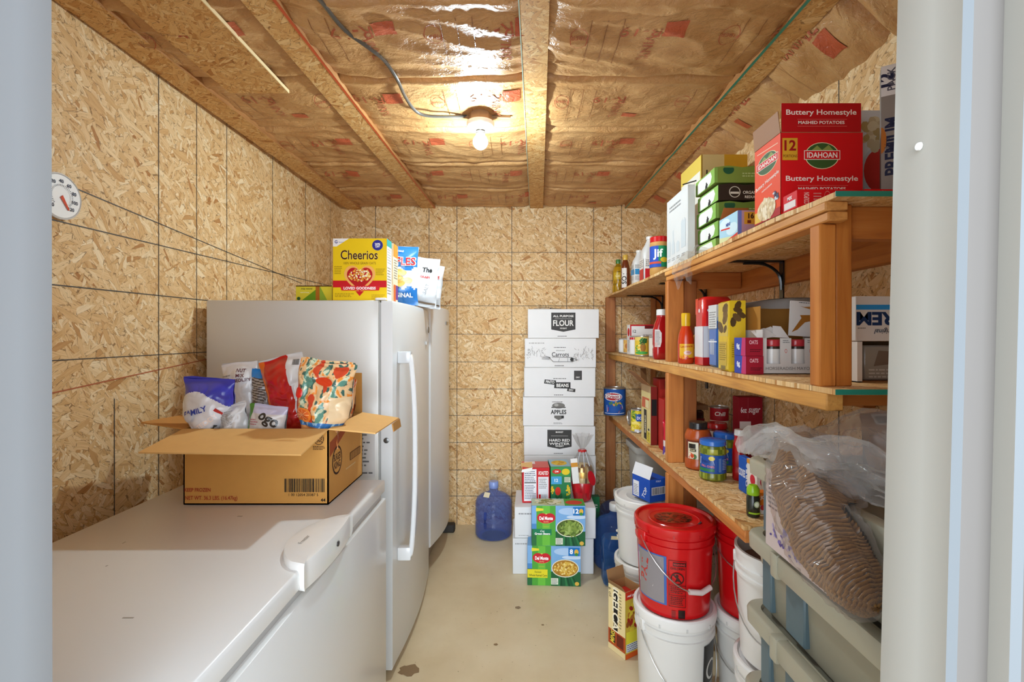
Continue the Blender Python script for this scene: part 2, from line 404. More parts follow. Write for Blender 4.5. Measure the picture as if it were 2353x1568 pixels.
wall('wall_right', 'osb_x', (XR, .4, 0, XR+.05, YB+.05, H), rl, lambda u, v, k=0: (XR-k, u, v))
b = MB(); b.box(XL, .46, 0, -.6, YF, H, '#fff'); b.box(.52, .46, 0, XR, YF, H, '#fff'); b.box(-.6, .46, 2.08, .52, YF, H, '#fff')
struct(b.obj('wall_front', 'osb_y'))
b = MB(); b.box(XL-.05, -1.2, -.05, XR+.05, YB+.05, 0, '#fff')
b2 = b
for (cx, cy, r) in ((X(940, 2.03), 2.03, .035), (.0, 2.5, .012), (-.1, 2.2, .008), (.12, 2.35, .006)):
    pts = [(cx + r*1.2*cos(a*pi/8)*(1+.15*sin(3*a)), cy + r*sin(a*pi/8)*(1+.2*cos(2*a)), .0008) for a in range(16)]
    b.add(pts, [tuple(range(16))], '#8a6f4e', mat=1)
struct(b.obj('floor', ['floor', 'plastic']))
# door frame: white metal jambs, the right one slightly out of plumb
def jamb(name, prof, tilt, x0, col='#9fa2a5'):
    b = MB(); n = len(prof)
    def pt(p, z): return (p[0] + (z - EYE)*tilt, p[1], z)
    rings = [[pt(p, z) for p in prof] for z in (0, 2.08)]
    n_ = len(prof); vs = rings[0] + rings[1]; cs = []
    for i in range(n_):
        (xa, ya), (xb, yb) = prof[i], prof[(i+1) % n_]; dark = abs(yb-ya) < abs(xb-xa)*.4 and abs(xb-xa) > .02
        cs.append('#6d6863' if dark else ('#7e8488' if .004 < abs(xb-xa) < .02 else col))  # steps facing the camera coloured darker to offset the daylight on them
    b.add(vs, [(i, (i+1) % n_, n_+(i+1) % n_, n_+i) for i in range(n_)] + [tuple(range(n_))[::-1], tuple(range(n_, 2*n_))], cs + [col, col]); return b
d1 = bpy.data.objects.new('door_1', None); C.objects.link(d1); struct(d1)
xr = X(2043, YF)
pr = [(xr, YF), (xr, .511), (xr+.0015, .509), (xr+.0015, .478), (xr+.007, .472), (xr+.036, .4715), (xr+.036, .462), (xr+.037, .452), (xr+.043, .447), (xr+.075, .446), (xr+.075, .40), (.62, .40), (.62, YF)]
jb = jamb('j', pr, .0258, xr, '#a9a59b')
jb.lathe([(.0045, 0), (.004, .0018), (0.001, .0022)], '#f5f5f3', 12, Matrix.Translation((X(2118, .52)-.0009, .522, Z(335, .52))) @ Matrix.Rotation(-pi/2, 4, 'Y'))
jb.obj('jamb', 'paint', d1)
xl = X(119.5, YF)
pl = [(xl, YF), (-.62, YF), (-.62, .44), (xl-.002, .44), (xl-.002, .519), (xl, .5235)]
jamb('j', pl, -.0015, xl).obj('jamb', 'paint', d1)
MB().box(-.62, .44, 2.08, .62, YF, 2.16, '#979797').obj('head_jamb', 'paint', d1)
# ceiling: kraft-faced insulation between the joists, sagging and wrinkled
SEAM = [.93, 1.37, 1.815, 2.25, 2.69, 3.16, 3.62]
JX = [(-1.30, -1.19, -1.258, -1.16), (X(548, 1.37), X(631, 1.37), X(968, 3.6), X(1000, 3.6)), (X(1190, 1.37), X(1263, 1.37), X(1217, 3.6), X(1248, 3.6)), (X(1858, 1.37), X(1934, 1.37), X(1436, 3.6), X(1470, 3.6))]
def ceil_z(x, y):
    z = 2.372
    for k in range(len(SEAM)):
        d = y - SEAM[k] + .012*noise.noise(Vector((x*2.5, k*5.0, 0)))
        z += .024*math.exp(-(d/.012)**2) - .012*math.exp(-((abs(d)-.03)/.025)**2)
        if 0 < d < .46: z -= .022*sin(pi*d/.45)
    q = Vector((x, y, 0)); q2 = Vector((x*2.2 + y*3.5, y*9 - x*4, 0)); q3 = Vector((x*9 - y*5, y*14 + x*8, 3))
    near = max(0, min(1, (2.0 - y)/.6))
    z += .010*noise.noise(q*4) - (.007+.010*near)*(1-abs(noise.noise(q2)))**3 + .004*noise.noise(q3) - .006*near*abs(noise.noise(q*22))
    for ja, jb_, ka, kb in JX[1:]:
        t = (y-1.37)/2.23; c = (ja+jb_)/2*(1-t) + (ka+kb)/2*t; z = z + .02*math.exp(-((x-c)/.07)**2)
    if x > .9: z -= (x-.9)/.155*(.06+.06*max(0, min(1, (2.6-y)/1.3)))
    return max(z, 2.17)
b = MB(); nx, ny = 170, 300; y0c, y1c = .56, 3.61
b.grid(lambda u, v: (XL+(XR-XL)*u, y0c+(y1c-y0c)*v, ceil_z(XL+(XR-XL)*u, y0c+(y1c-y0c)*v)), nx, ny,
       (lambda u, v: mixc('#d2a672', '#c39660', .5+.5*noise.noise(Vector((u*6, v*9, 1))))), flip=True)
b.add([(XL, y0c, H), (XR, y0c, H), (XR, y1c, H), (XL, y1c, H)], [(0, 1, 2, 3)], '#9a8060')
rnd = random.Random(5)
for k in range(len(SEAM)-1):
    yc = (SEAM[k]+SEAM[k+1])/2; x = -1.0
    pr = []
    while x < 1.12:
        pr += [('r', x, yc-.115, x+.07, yc-.05, '#c4603e') if rnd.random() < .8 else ('r', x, yc+.05, x+.06, yc+.09, '#c4603e')]
        pr += [('t', x+.14, yc-.07, .05, 'R-19', {'rot': rnd.choice((0, 8, -6)), 'bold': 0}, '#b9603f')]
        for q in range(3): pr.append(('l', x+.2+q*.05, yc-.13, x+.2+q*.05, yc+.1, .0028, '#9c6b42'))
        pr.append(('t', x+.1, yc+.02, .035, 'VINYL', {'rot': 90, 'bold': 0}, '#bb6647'))
        for q in range(20):
            a = q/20*2*pi; a2 = (q+1)/20*2*pi
            pr.append(('l', x+.33+.028*cos(a), yc-.05+.045*sin(a), x+.33+.028*cos(a2), yc-.05+.045*sin(a2), .0025, '#b9603f'))
        pr.append(('t', x+.33, yc-.05, .016, 'FIBER', {'bold': 0}, '#b9603f'))
        pr += [('l', x-.05, yc+.115, x+.4, yc+.118, .002, '#a8744a')]
        x += .46 + rnd.uniform(-.03, .05)
    b.deco(pr, lambda u, v, l: Vector((-u, v, ceil_z(-u, v) - .003)), 1, 1, curved=True, clamp=False)
struct(b.obj('ceiling', 'paper', sharp=80))
for i, (a0, a1, c0, c1) in enumerate(JX):
    b = MB(); ya, yb = YF, YB; t0 = (ya-1.37)/2.23
    e = lambda p, q, y: p + (q-p)*(y-1.37)/2.23
    zb = ZJ if i else 2.335
    vs = [(e(a0, c0, y), y, z) for y in (ya, yb) for z in (zb, H)] + [(e(a1, c1, y), y, z) for y in (ya, yb) for z in (zb, H)]
    side = ['#fff', '#c4532a', '#9fb3a0', '#1f8a78'][i]
    b.add(vs, [(0, 4, 6, 2)], '#fff')
    b.add(vs, [(0, 2, 3, 1), (4, 5, 7, 6), (0, 1, 5, 4), (2, 6, 7, 3)], '#b98a58', mat=1)
    w_ = .004 if i == 2 else .012
    if i == 1: p = [(e(a1, c1, y) + k, y, zb - .0015) for y, k in ((ya, 0), (yb, 0), (yb, -.007), (ya, -.012))]
    else: p = [(e(a0, c0, y) + k, y, zb - .0015) for y, k in ((ya, 0), (yb, 0), (yb, w_*.7), (ya, w_))]
    if i: b.add(p, [(0, 1, 2, 3)], side, mat=2)
    o = struct(b.obj('ceiling_joist', ['osb_z', 'lumber_y', 'plastic']))
b = MB(); b.box(-1.115, YF, 2.334, -.885, 1.885, 2.345, '#fff'); b.box(-.888, YF, 2.3335, -.8845, 1.885, 2.3455, '#ead2a0', mat=1)
struct(b.obj('ceiling_panel', ['osb_z', 'plastic']))
# ================================================================== light fixture and cable
fx, fy = X(1104, 2.10), 2.10
t = thing('ceiling_light', 'lit bare bulb in a white ceramic holder on the ceiling', 'light', (fx, fy, 2.17))
b = MB(); b.lathe([(.052, .145), (.052, .185), (.045, .185)], '#9c7a58', 8, cap0=True); b.box(-.10, -.006, .165, .13, .006, .175, '#8d6f50', .002); b.obj('junction_box', 'plastic', t)
b = MB(); b.lathe([(.02, .118), (.055, .126), (.060, .135), (.060, .144), (.05, .146)], '#f4f3ef', 32); b.obj('lamp_holder', 'gloss', t)
b = MB(); b.lathe([(.019, .095), (.021, .1), (.019, .105), (.021, .11), (.019, .115), (.021, .122)], '#8c867c', 20); b.obj('socket', 'tin', t)
b = MB(); b.lathe([(.001, .03), (.014, .0325), (.025, .041), (.0315, .055), (.0315, .067), (.026, .079), (.018, .09), (.016, .097)], '#fff', 16)
for k in range(len(b.m)):
    if 16*4 <= k < 16*8 or k == len(b.m)-1: b.m[k] = 1
b.obj('bulb', ['bulb', 'bulb_neck'], t)
cpx = [(700, -30, 1.3), (735, 0, 1.37), (790, 62, 1.5), (850, 112, 1.6), (885, 140, 1.68), (912, 178, 1.78), (930, 220, 1.9), (950, 250, 1.99), (972, 264, 2.04), (1010, 268, 2.07), (1072, 264, 2.10)]
pts = [(X(a, d), d, min(Z(y, d), ceil_z(X(a, d), d) - .008)) for a, y, d in cpx]
def smooth(pts, n=5):
    P = [Vector(p) for p in pts]; out = []
    for i in range(len(P)-1):
        a, b_, c, d = P[max(i-1, 0)], P[i], P[i+1], P[min(i+2, len(P)-1)]
        for k in range(n):
            s_ = k/n; out.append(.5*((2*b_) + (c-a)*s_ + (2*a-5*b_+4*c-d)*s_*s_ + (3*b_-a-3*c+d)*s_**3))
    return out + [P[-1]]
b = MB(); b.tube(smooth(pts), .0065, '#4d4842'); tag(b.obj('electrical_cable', 'gloss'), 'dark electrical cable running along the ceiling to the bulb', 'cable')
# thermometer on the left wall
R90 = Matrix.Rotation(pi/2, 4, 'Y')
t = thing('wall_thermometer', 'round white dial thermometer on the left wall by the doorway', 'thermometer', (XL, X(140, 1) and 1.385, Z(451, 1.385)))
b = MB(); b.lathe([(.063, 0), (.066, .004), (.066, .010), (.062, .013), (.060, .011), (.001, .011)], ['#dcdcda']*3 + ['#c9cac8', '#f4f5f3'], 40, R90)
fm = lambda u, v, l: Vector((.0113+l, u-.06, v-.06))
pr = []
for k, s_ in enumerate(('-40', '-20', '0', '20', '40', '60', '80', '100', '120')):
    a = radians(225 - k*33.75); pr.append(('t', .5+.36*cos(a), .5+.36*sin(a), .085, s_, {'bold': .02}, '#2b3a52'))
for k in range(33):
    a = radians(225 - k*270/32); pr.append(('l', .5+.24*cos(a), .5+.24*sin(a), .5+.28*cos(a), .5+.28*sin(a), .012, '#2b3a52'))
b.deco(pr, fm, .12, .12); b.obj('dial', 'gloss', t)
b = MB(); b.slab((.0128, -.004, -.004), (.0128, .02, -.036), (.0128, .024, -.034), (.0128, .003, .004), .0006, '#d04a2a'); b.obj('needle', 'gloss', t)
# ================================================================== chest freezer
fxl, fxr, fy0, fy1, fz = -1.16, -.475, .62, 1.745, .88
t = thing('chest_freezer', 'white chest freezer along the left wall, carton on its lid', 'freezer', ((fxl+fxr)/2, (fy0+fy1)/2, 0))
hw, hl = (fxr-fxl)/2, (fy1-fy0)/2
b = MB(); b.box(-hw, -hl, .04, hw+.004, hl, .815, '#d9d9d6', .006, seg=2)
b.box(-hw+.02, -hl+.02, 0, hw-.03, hl-.02, .04, '#555350'); b.obj('body', 'enamel', t)
b = MB(); b.box(-hw+.012, -hl+.012, .815, hw-.012, hl-.012, .836, '#b9b8b4'); b.obj('gasket', 'plastic', t)
b = MB(); b.box(-hw, -hl, .836, hw, hl, fz, '#dbdad7', .008, seg=3)
for (x0, y0, x1, y1) in ((.1, -.3, .12, -.297), (-.16, .02, -.158, .03), (-.1, -.1, -.097, -.095), (.02, .2, .034, .205)):
    b.box(x0, y0, fz-.0002, x1, y1, fz+.0004, '#9d9890')
lid = b.obj('lid', 'enamel', t)
hy = 1.21 - (fy0+fy1)/2
b = MB(); N = 24
def hpt(k, ins, z):
    a = k/N; y = -.15 + .30*a; w_ = .088*(sin(pi*a)**.55)*ins
    return y, w_, z
top = [(hw+.012 - .098*(max(0, sin(pi*i/N))**.5), hy-.155+.31*i/N) for i in range(N+1)]
fr = [(hw+.004+.016*sin(pi*i/N)**.5, hy-.155+.31*i/N) for i in range(N, -1, -1)]
ring = top + fr[1:-1]
cxm = sum(p[0] for p in ring)/len(ring); cym = sum(p[1] for p in ring)/len(ring)
def sc(f, z, dz=0): return [(cxm+(x-cxm)*f, cym+(y-cym)*f, z) for x, y in ring]
b.rings([sc(.96, fz-.045), sc(1.0, fz-.03), sc(1, fz+.010), sc(.97, fz+.016), sc(.8, fz+.018)], '#e2e1dd')
mp = lambda u, v, l: Vector((hw-.05+v, hy-.08+u, fz+.0182+l))
for (x, y) in ((0, 0),): b.deco([('t', .35, .5, .6, 'Freezer', {'rot': 0, 'bold': 0, 'shear': .2}, '#8a8a88')], lambda u, v, l: Vector((hw-.045-v+.01, hy-.07+u, fz+.0185+l)), .12, .018)
h_ = b.obj('handle', 'gloss', lid)
b = MB(); b.lathe([(.007, 0), (.007, .003), (.005, .004)], '#2c2b2a', 14, Matrix.Translation((hw+.0195, hy+.02, fz-.012)) @ R90); b.obj('lock', 'gloss', lid)
# ================================================================== upright freezer
t = thing('upright_freezer', 'tall white upright freezer with long bowed handle behind the chest freezer', 'freezer', (-.88, 2.375, 0))
b = MB(); b.box(-.385, -.40, .03, .315, .40, 1.54, '#cfcec9', .006, seg=2); b.box(-.36, -.36, 0, .29, .36, .03, '#3a3836'); b.obj('cabinet', 'enamel', t)
b = MB(); b.box(.315, -.392, .06, .325, .392, 1.53, '#a3a3a0'); b.obj('gasket', 'plastic', t)
b = MB()
def dr(z, k=0): return [(x, y, z) for x, y in [(.325, -.4+k), (.372-k, -.4+k)] + [(.372 + .022*sin(pi*i/12)**.8 - k - .004*(1-sin(pi*i/12)), -.4+.8*i/12) for i in range(1, 12)] + [(.372-k, .4-k), (.325, .4-k)]]
b.rings([dr(.035, .004), dr(.045), dr(1.526), dr(1.538, .004)], '#d4d6d6')
b.box(.389, .22, 1.35, .3935, .28, 1.366, '#c9cbcb')
dob = b.obj('door', 'enamel', t)
b = MB(); hp = [(.385, -.325, 1.315), (.425, -.325, 1.31), (.436, -.325, 1.25), (.446, -.325, 1.1), (.449, -.325, .9), (.446, -.325, .7), (.436, -.325, .53), (.425, -.325, .475), (.385, -.325, .465)]
pp = smooth(hp, 4); R = []
for i, p in enumerate(pp):
    d = (pp[min(i+1, len(pp)-1)] - pp[max(i-1, 0)]).normalized(); n = d.cross(Vector((0, 1, 0))).normalized()
    R.append([p + n*x*.010 + Vector((0, y*.016, 0)) for x, y in ((-1, -.7), (-.6, -1), (.6, -1), (1, -.7), (1, .7), (.6, 1), (-.6, 1), (-1, .7))])
b.rings(R, '#d9dbdc'); b.box(.376, -.342, 1.28, .432, -.308, 1.33, '#c3c5c6', .005, seg=2); b.box(.376, -.342, .455, .432, -.308, .51, '#dcdddd', .005, seg=2); b.obj('handle', 'gloss', dob)
b = MB(); b.lathe([(.011, 0), (.011, .004), (.008, .005)], '#6c6c6a', 18, Matrix.Translation((.347, -.4, Z(1012, 1.98))) @ Matrix.Rotation(pi/2, 4, 'X')); b.obj('lock', 'tin', dob)
b = MB(); b.lathe([(.018, 0), (.018, .003), (.014, .004)], '#55524e', 20, Matrix.Translation((.383, .33, 1.43)) @ R90); b.obj('badge', 'gloss', dob)
b = MB(); b.box(.30, -.40, 1.54, .345, -.384, 1.550, '#e9e9e6', .003); b.obj('hinge_cover', 'gloss', t)
b = MB(); b.box(.12, -.4012, .82, .30, -.4004, 1.06, '#c9c8c6'); b.deco([('n', .04, .05, .95, .95, 14, '#6b6b6b')], lambda u, v, l: Vector((.12+u, -.4012-l, .82+v)), .18, .24); b.obj('rating_label', 'card', t)
# second upright with a bulging door
t = thing('refrigerator', 'white refrigerator with bulging door against the back wall', 'refrigerator', (-.88, 3.18, 0))
b = MB(); b.box(-.37, -.34, .05, .31, .35, 1.545, '#d4d3cf', .01, seg=2); b.box(-.35, -.3, 0, .30, .33, .05, '#3a3633'); b.box(.29, -.33, .03, .33, .33, .15, '#6a5a4a'); b.obj('cabinet', 'enamel', t)
b = MB()
def d2(z, k=0): return [(.325, -.345+k, z)] + [(.372 - k + .048*sin(pi*i/16), -.345+k+(.69-2*k)*i/16, z) for i in range(17)] + [(.325, .345-k, z)]
b.rings([d2(.16, .006), d2(.17), d2(1.56), d2(1.572, .006)], '#dcdcda'); dob = b.obj('door', 'enamel', t)
b = MB(); b.box(.4195, -.06, 1.47, .4225, .02, 1.49, '#3d3d3d'); b.obj('badge', 'gloss', dob)
b = MB(); b.box(.29, .27, 0, .43, .34, .055, '#2b2724', .008); b.obj('foot', 'rubber', t)
# ================================================================== things on the upright freezer (top z 1.54)
ft = 1.5405
hrt = [(.5 + .29*math.copysign(abs(sin(a))**1.0, sin(a))*abs(sin(a))**2*1.0, .36 + .017*(13*cos(a)-5*cos(2*a)-2*cos(3*a)-cos(4*a))) for a in [i*2*pi/40 for i in range(40)]]
hin = [(.5+(u-.5)*.82, .375+(v-.375)*.82) for u, v in hrt]
ORR = ['#e8a23c', '#f0c060', '#f7dfa0', '#d98a28', '#f4e6c4']
ch = [('r', 0, 0, 1, 1, '#ecc914'), ('p', [(0, 1), (.30, 1), (.07, .87), (0, .87)], '#f0efee'), ('t', .06, .945, .05, 'G', {'bold': .03}, '#26358c'), ('t', .15, .94, .018, 'General', {'bold': 0}, '#26358c'),
      ('e', .83, .89, .10, .085, '#2b2f8e'), ('t', .83, .905, .04, '20%', {'bold': .02}, '#fff'), ('t', .83, .865, .03, 'OFF', {'bold': .02}, '#fff'),
      ('t', .49, .735, .15, 'Cheerios', {'w': .70, 'fit': 1, 'bold': .03}, '#f0dd80'), ('t', .49, .735, .15, 'Cheerios', {'w': .69, 'fit': 1, 'bold': .012}, '#40140c'),
      ('t', .5, .60, .04, '100% WHOLE GRAIN OATS', {'w': .6, 'bold': 0}, '#7a4a10'), ('r', 0, .21, 1, .32, '#c81620'), ('p', hrt, '#f0b060'), ('p', hin, '#b8161a'),
      ('s', .5, .41, .21, .10, 90, .014, ORR, 3, 1.3), ('p', [(.16, .16), (.86, .16), (.88, .235), (.14, .235)], '#d1202a'), ('t', .5, .197, .045, 'LOVED GOODNESS', {'w': .6, 'bold': .03}, '#fff'),
      ('p', [(.42, .15), (.58, .15), (.5, .07)], '#c81620'), ('n', .03, .42, .17, .56, 5, '#a88a10'), ('n', .8, .4, .97, .52, 4, '#a88a10'), ('n', .04, .05, .4, .12, 3, '#a88a10'), ('n', .72, .02, .97, .1, 5, '#c09a18')]
sd = [('r', 0, 0, 1, 1, '#f0ead8'), ('r', 0, .88, 1, 1, '#2f8f8a'), ('n', .1, .6, .9, .86, 6, '#888'), ('n', .1, .1, .9, .56, 10, '#8c8478')]
carton('cereal_box', 'yellow cereal box with a big red heart on the upright freezer', 'cereal box', X(765, 2.0), 2.0, ft, .221, .075, .255, '#ecc914', {'front': ch, 'right': sd})
carton('cereal_box', 'white and orange sided cereal box hidden behind the yellow heart box', 'cereal box', X(765, 2.0)+.01, 2.082, ft, .218, .075, .25, '#e9d8b4', {'right': [('r', 0, .78, 1, 1, '#e8842a'), ('n', .1, .4, .9, .75, 8, '#8c8478'), ('r', 0, 0, .5, .3, '#d3682a'), ('r', .5, .05, 1, .3, '#6b3a86')]})
carton('snack_bar_box', 'small green and yellow box lying beside the cereal', 'snack box', X(680, 2.1), 2.1, ft, .155, .12, .072, '#d9c832',
       {'front': [('r', 0, 0, 1, 1, '#dcd03a'), ('p', [(.1, 0), (.55, .75), (.55, 0)], '#6a9a1c'), ('r', .55, 0, .66, 1, '#b06a1c'), ('p', [(.66, 0), (.66, 1), (.9, 0)], '#8fae36'), ('r', 0, .94, 1, 1, '#4a2a14'), ('t', .3, .8, .13, 'snap natural', {'bold': .01}, '#3a3410'), ('t', .25, .58, .09, 'oats & honey', {'bold': 0}, '#fff'), ('e', .08, .22, .05, .1, '#2a5a2a')]})
def bagthing(name, label, x, y, z, w, h, t, colf, deco=[], seed=1, crumple=.008, rotz=0, lean=0, roll=0, mat='film', group=None, cat='bag', warp=None, hb={}):
    b = MB(); T = Matrix.Rotation(roll, 4, 'Y') @ Matrix.Rotation(lean, 4, 'X')
    mp = bag(b, w, h, t, colf, seed, crumple, warp, T=T, **hb)
    if deco: b.deco(deco, mp, w, h, True, T, lift=.0022)
    return tag(b.obj(name, mat, None, (x, y, z), rotz, sharp=70), label, cat, group)
def ruf(u, v, s):
    if s > 0: return '#cfd2d6'
    if v > .70: return '#2a74b8'
    wv = .30 + .03*sin(u*25)
    if v < wv: return '#2673ba'
    return '#e6e9ee' if v < .62+.04*sin(u*14) else '#2a74b8'
bagthing('chip_bag', 'blue and white potato chip bag leaning beside the cereal', X(908, 2.38), 2.38, ft+.007, .22, .285, .07, ruf,
         [('t', .56, .74, .15, 'RUFFLES', {'w': .84, 'fit': 1, 'bold': .06}, '#f4f2f0'), ('t', .56, .74, .13, 'RUFFLES', {'w': .80, 'fit': 1, 'bold': .02}, '#d2242a'), ('e', .62, .55, .16, .06, '#edcb6a'), ('e', .55, .40, .2, .10, '#e8be52'), ('e', .8, .42, .1, .05, '#f0d488'),
          ('l', .4, .36, .68, .44, .008, '#cf9c30'), ('l', .42, .33, .7, .41, .008, '#cf9c30'), ('t', .6, .17, .08, 'ORIGINAL', {'w': .75, 'bold': .03}, '#fff'), ('t', .5, .91, .03, 'PARTY SIZE BAG', {'bold': .02}, '#fff')], 3, .006, rotz=.1, lean=.04, roll=.02)
def grb(u, v, s): return '#d9dcdf' if .25 < v < .92 else '#c7cacd'
bagthing('snack_bag', 'silver-white snack bag standing just behind the blue chip bag', X(967, 2.52), 2.52, ft+.007, .16, .255, .05, grb, [('t', .6, .75, .1, 'The', {'bold': .03}, '#222'), ('t', .55, .6, .05, 'GRAIN', {'bold': .03}, '#c8302a'), ('t', .6, .35, .07, 'SALT', {'rot': 70, 'bold': 0}, '#888'), ('r', .3, .06, .95, .1, '#7a6a5a')], 5, .01, rotz=.35, roll=.08)
bagthing('snack_bag', 'crumpled white snack bag, last in the row on the freezer', X(985, 2.62), 2.66, ft+.007, .11, .235, .05, grb, [('t', .55, .72, .08, 'BITES', {'bold': .03}, '#c8302a'), ('t', .55, .4, .08, 'BEAR', {'rot': 75, 'bold': 0}, '#777'), ('r', .3, .06, .95, .1, '#6a5a4c')], 8, .012, rotz=.25, roll=.1)
# ================================================================== carton full of bags on the chest freezer
cx0, cx1, cy0, cy1, cz = -1.015, -.575, 1.478, 1.80, .8812
t = thing('cardboard_carton', 'open brown cardboard carton of snack bags on the chest freezer', 'carton', ((cx0+cx1)/2, (cy0+cy1)/2, cz))
W2, D2, HC = (cx1-cx0)/2, (cy1-cy0)/2, .227
KR = '#c8924a'; KI = '#c08f50'
b = MB(); th = .004
b.box(-W2, -D2, 0, W2, D2, th, KR)
b.box(-W2, -D2, 0, W2, -D2+th, HC, KR); b.box(-W2, D2-th, 0, W2, D2, HC, KR)
b.box(-W2, -D2, 0, -W2+th, D2, HC, KR); b.box(W2-th, -D2, 0, W2, D2, HC, KR)
RB = '#a13a24'; DB = '#3a2216'
fr = [('t', .09, .955, .04, 'PRODUCT OF USA', {'w': .14, 'bold': .01}, RB), ('t', .055, .86, .045, 'KEEP DRY', {'bold': .01}, RB), ('l', .53, .80, .745, .80, .008, RB), ('l', .53, .93, .745, .93, .008, RB), ('l', .53, .80, .53, .93, .008, RB), ('l', .745, .80, .745, .93, .008, RB),
      ('t', .637, .865, .065, '160-534 Count', {'w': .19, 'bold': .005}, DB), ('e', .80, .865, .034, .078, RB), ('e', .80, .865, .030, .069, KR), ('t', .80, .865, .06, '100', {'bold': .01}, RB),
      ('e', .935, .88, .036, .08, DB), ('e', .935, .88, .031, .07, KR), ('r', .907, .84, .965, .92, KR), ('t', .935, .905, .045, 'BURGER', {'w': .055, 'bold': .03}, DB), ('t', .935, .855, .045, 'KING', {'w': .05, 'bold': .03}, DB), ('n', .895, .73, .98, .79, 3, DB),
      ('r', .90, .985, .98, 1.0, '#b3221f'), ('t', .10, .20, .05, 'KEEP FROZEN', {'w': .18, 'bold': .02}, RB), ('t', .195, .085, .07, 'NET WT. 36.3 LBS. (16.47kg)', {'w': .36, 'bold': .012}, RB),
      ('b', .70, .17, .975, .35, BK), ('t', .83, .135, .035, '1 00 12054 20387 5', {'w': .22, 'bold': 0}, BK), ('t', .965, .065, .045, '44', {'bold': .01}, BK)]
mp, Wf, Hf = face('front', 2*W2, 2*D2, HC); b.deco(fr, mp, Wf, Hf)
rt = [('p', [(.03, .62), (.62, .95), (.62, 1), (.03, .82)], '#9a4a24'), ('e', .22, .52, .13, .2, DB), ('e', .22, .52, .11, .17, KR), ('t', .22, .57, .1, 'BURGER', {'w': .19, 'bold': .03}, DB), ('t', .22, .46, .1, 'KING', {'w': .16, 'bold': .03}, DB),
      ('l', .66, .93, .95, .93, .012, DB), ('l', .66, .80, .95, .80, .012, DB), ('l', .66, .80, .66, .93, .012, DB), ('r', .58, .38, .92, .5, '#5a3418'), ('b', .6, .39, .9, .49, KR), ('l', .45, .3, .75, .3, .02, '#d2b07a')]
mp, Wf, Hf = face('right', 2*W2, 2*D2, HC); b.deco(rt, mp, Wf, Hf)
b.obj('body', 'kraft', t)
b = MB(); b.slab((-W2, -D2, HC), (-W2+.0, -D2-.175, HC-.03), (W2-.005, -D2-.175, HC-.036), (W2, -D2, HC), th, '#d3a463'); b.obj('flap', 'kraft', t)
b = MB(); b.slab((W2, -D2, HC), (W2+.14, -D2+.01, HC-.015), (W2+.135, D2, HC-.02), (W2, D2, HC), th, '#d3a463')
b.slab((W2+.14, -D2+.2, HC-.018), (W2+.145, -D2+.2, HC-.045), (W2+.14, D2, HC-.05), (W2+.135, D2, HC-.02), th, '#a9793f'); b.obj('flap', 'kraft', t)
b = MB(); b.slab((-W2, D2, HC), (-W2-.10, D2-.0, HC+.012), (-W2-.138, -D2+.012, HC+.018), (-W2, -D2, HC), th, '#b98243'); b.obj('flap', 'kraft', t)
b = MB(); b.slab((-W2, D2, HC), (W2, D2, HC), (W2, D2-.004, HC+.150), (-W2+.01, D2+.004, HC+.150), th, '#a97a3a'); b.obj('flap', 'kraft', t)
cr = cz + HC
def B1(u, v, s):
    if v < .24 - .12*u: return '#2a3f9e'
    if v > .70 + .12*sin(u*4): return '#3c3fae'
    return '#dcdde2'
HB = {'nu': 60, 'nv': 84}
bagthing('snack_bag', 'blue and white snack bag, leftmost in the carton', -.978, 1.535, cr-.062, .155, .215, .085, B1, [('p', [(.42, .28), (.62, .22), (.90, .52), (.78, .60)], '#b81f22'), ('t', .66, .41, .07, 'TEDDY', {'rot': 42, 'bold': .03, 'w': .4}, '#f3e6e0'), ('t', .42, .55, .08, 'FAMILY', {'rot': 20, 'bold': .02}, '#2a3f9e'), ('t', .8, .2, .06, 'GRAHAM', {'rot': 75, 'bold': .02}, '#444'), ('e', .3, .46, .1, .06, '#c9cbd6')], 11, .012, rotz=.05, lean=.06, roll=.06, hb=HB, warp=lambda p: Vector((p.x*min(1, .40+.60*max(0, (p.z-.045)/.05)), p.y, p.z)))
bagthing('snack_bag', 'white bag with printed text block standing tallest on the left in the carton', -.945, 1.70, cr-.05, .125, .245, .05, lambda u, v, s: '#dcd9d6' if s < 0 else '#bfc0c4', [('t', .62, .88, .05, 'NUT', {'bold': .02}, '#5a2430'), ('t', .62, .81, .05, 'MIX', {'bold': .02}, '#5a2430'), ('t', .65, .74, .05, 'MEDLEY', {'bold': .02}, '#5a2430'), ('n', .05, .35, .32, .85, 12, '#888')], 13, .012, roll=-.12, lean=-.02, hb=HB)
def B3(u, v, s):
    k = noise.noise(Vector((u*5, v*16, 2)))
    if v > .88: return '#2f7ab8'
    if u > .55 and .2 < v < .45: return '#6f9a34' if k > 0 else '#3a3428'
    if v > .5 and u < .6: return '#4b4038' if sin(v*150+u*9) > .0 else '#a39a90'
    return '#5a5048' if k > .1 else '#8b8684'
bagthing('snack_bag', 'dark striped bag with a blue tip, third from the left in the carton', -.885, 1.685, cr-.055, .105, .225, .06, B3, [], 17, .016, roll=.10, hb=HB)
bagthing('snack_bag', 'white torn bag corner flopped over the front of the carton', -.873, 1.525, cr-.065, .095, .14, .05, lambda u, v, s: '#cfcfd0' if v > .3 else '#e2e2e1', [('n', .2, .55, .7, .9, 9, '#9a9a9a'), ('t', .25, .35, .09, 'CRANS', {'rot': -70, 'bold': .02}, '#333')], 19, .018, roll=-.18, hb=HB)
def B5(u, v, s):
    k = noise.noise(Vector((u*4, v*3, 7)))
    return '#4c7d33' if u < .12 else ('#b9b2c6' if v > .85 else mixc('#d8d2cc', '#c4bcb6', .5+k))
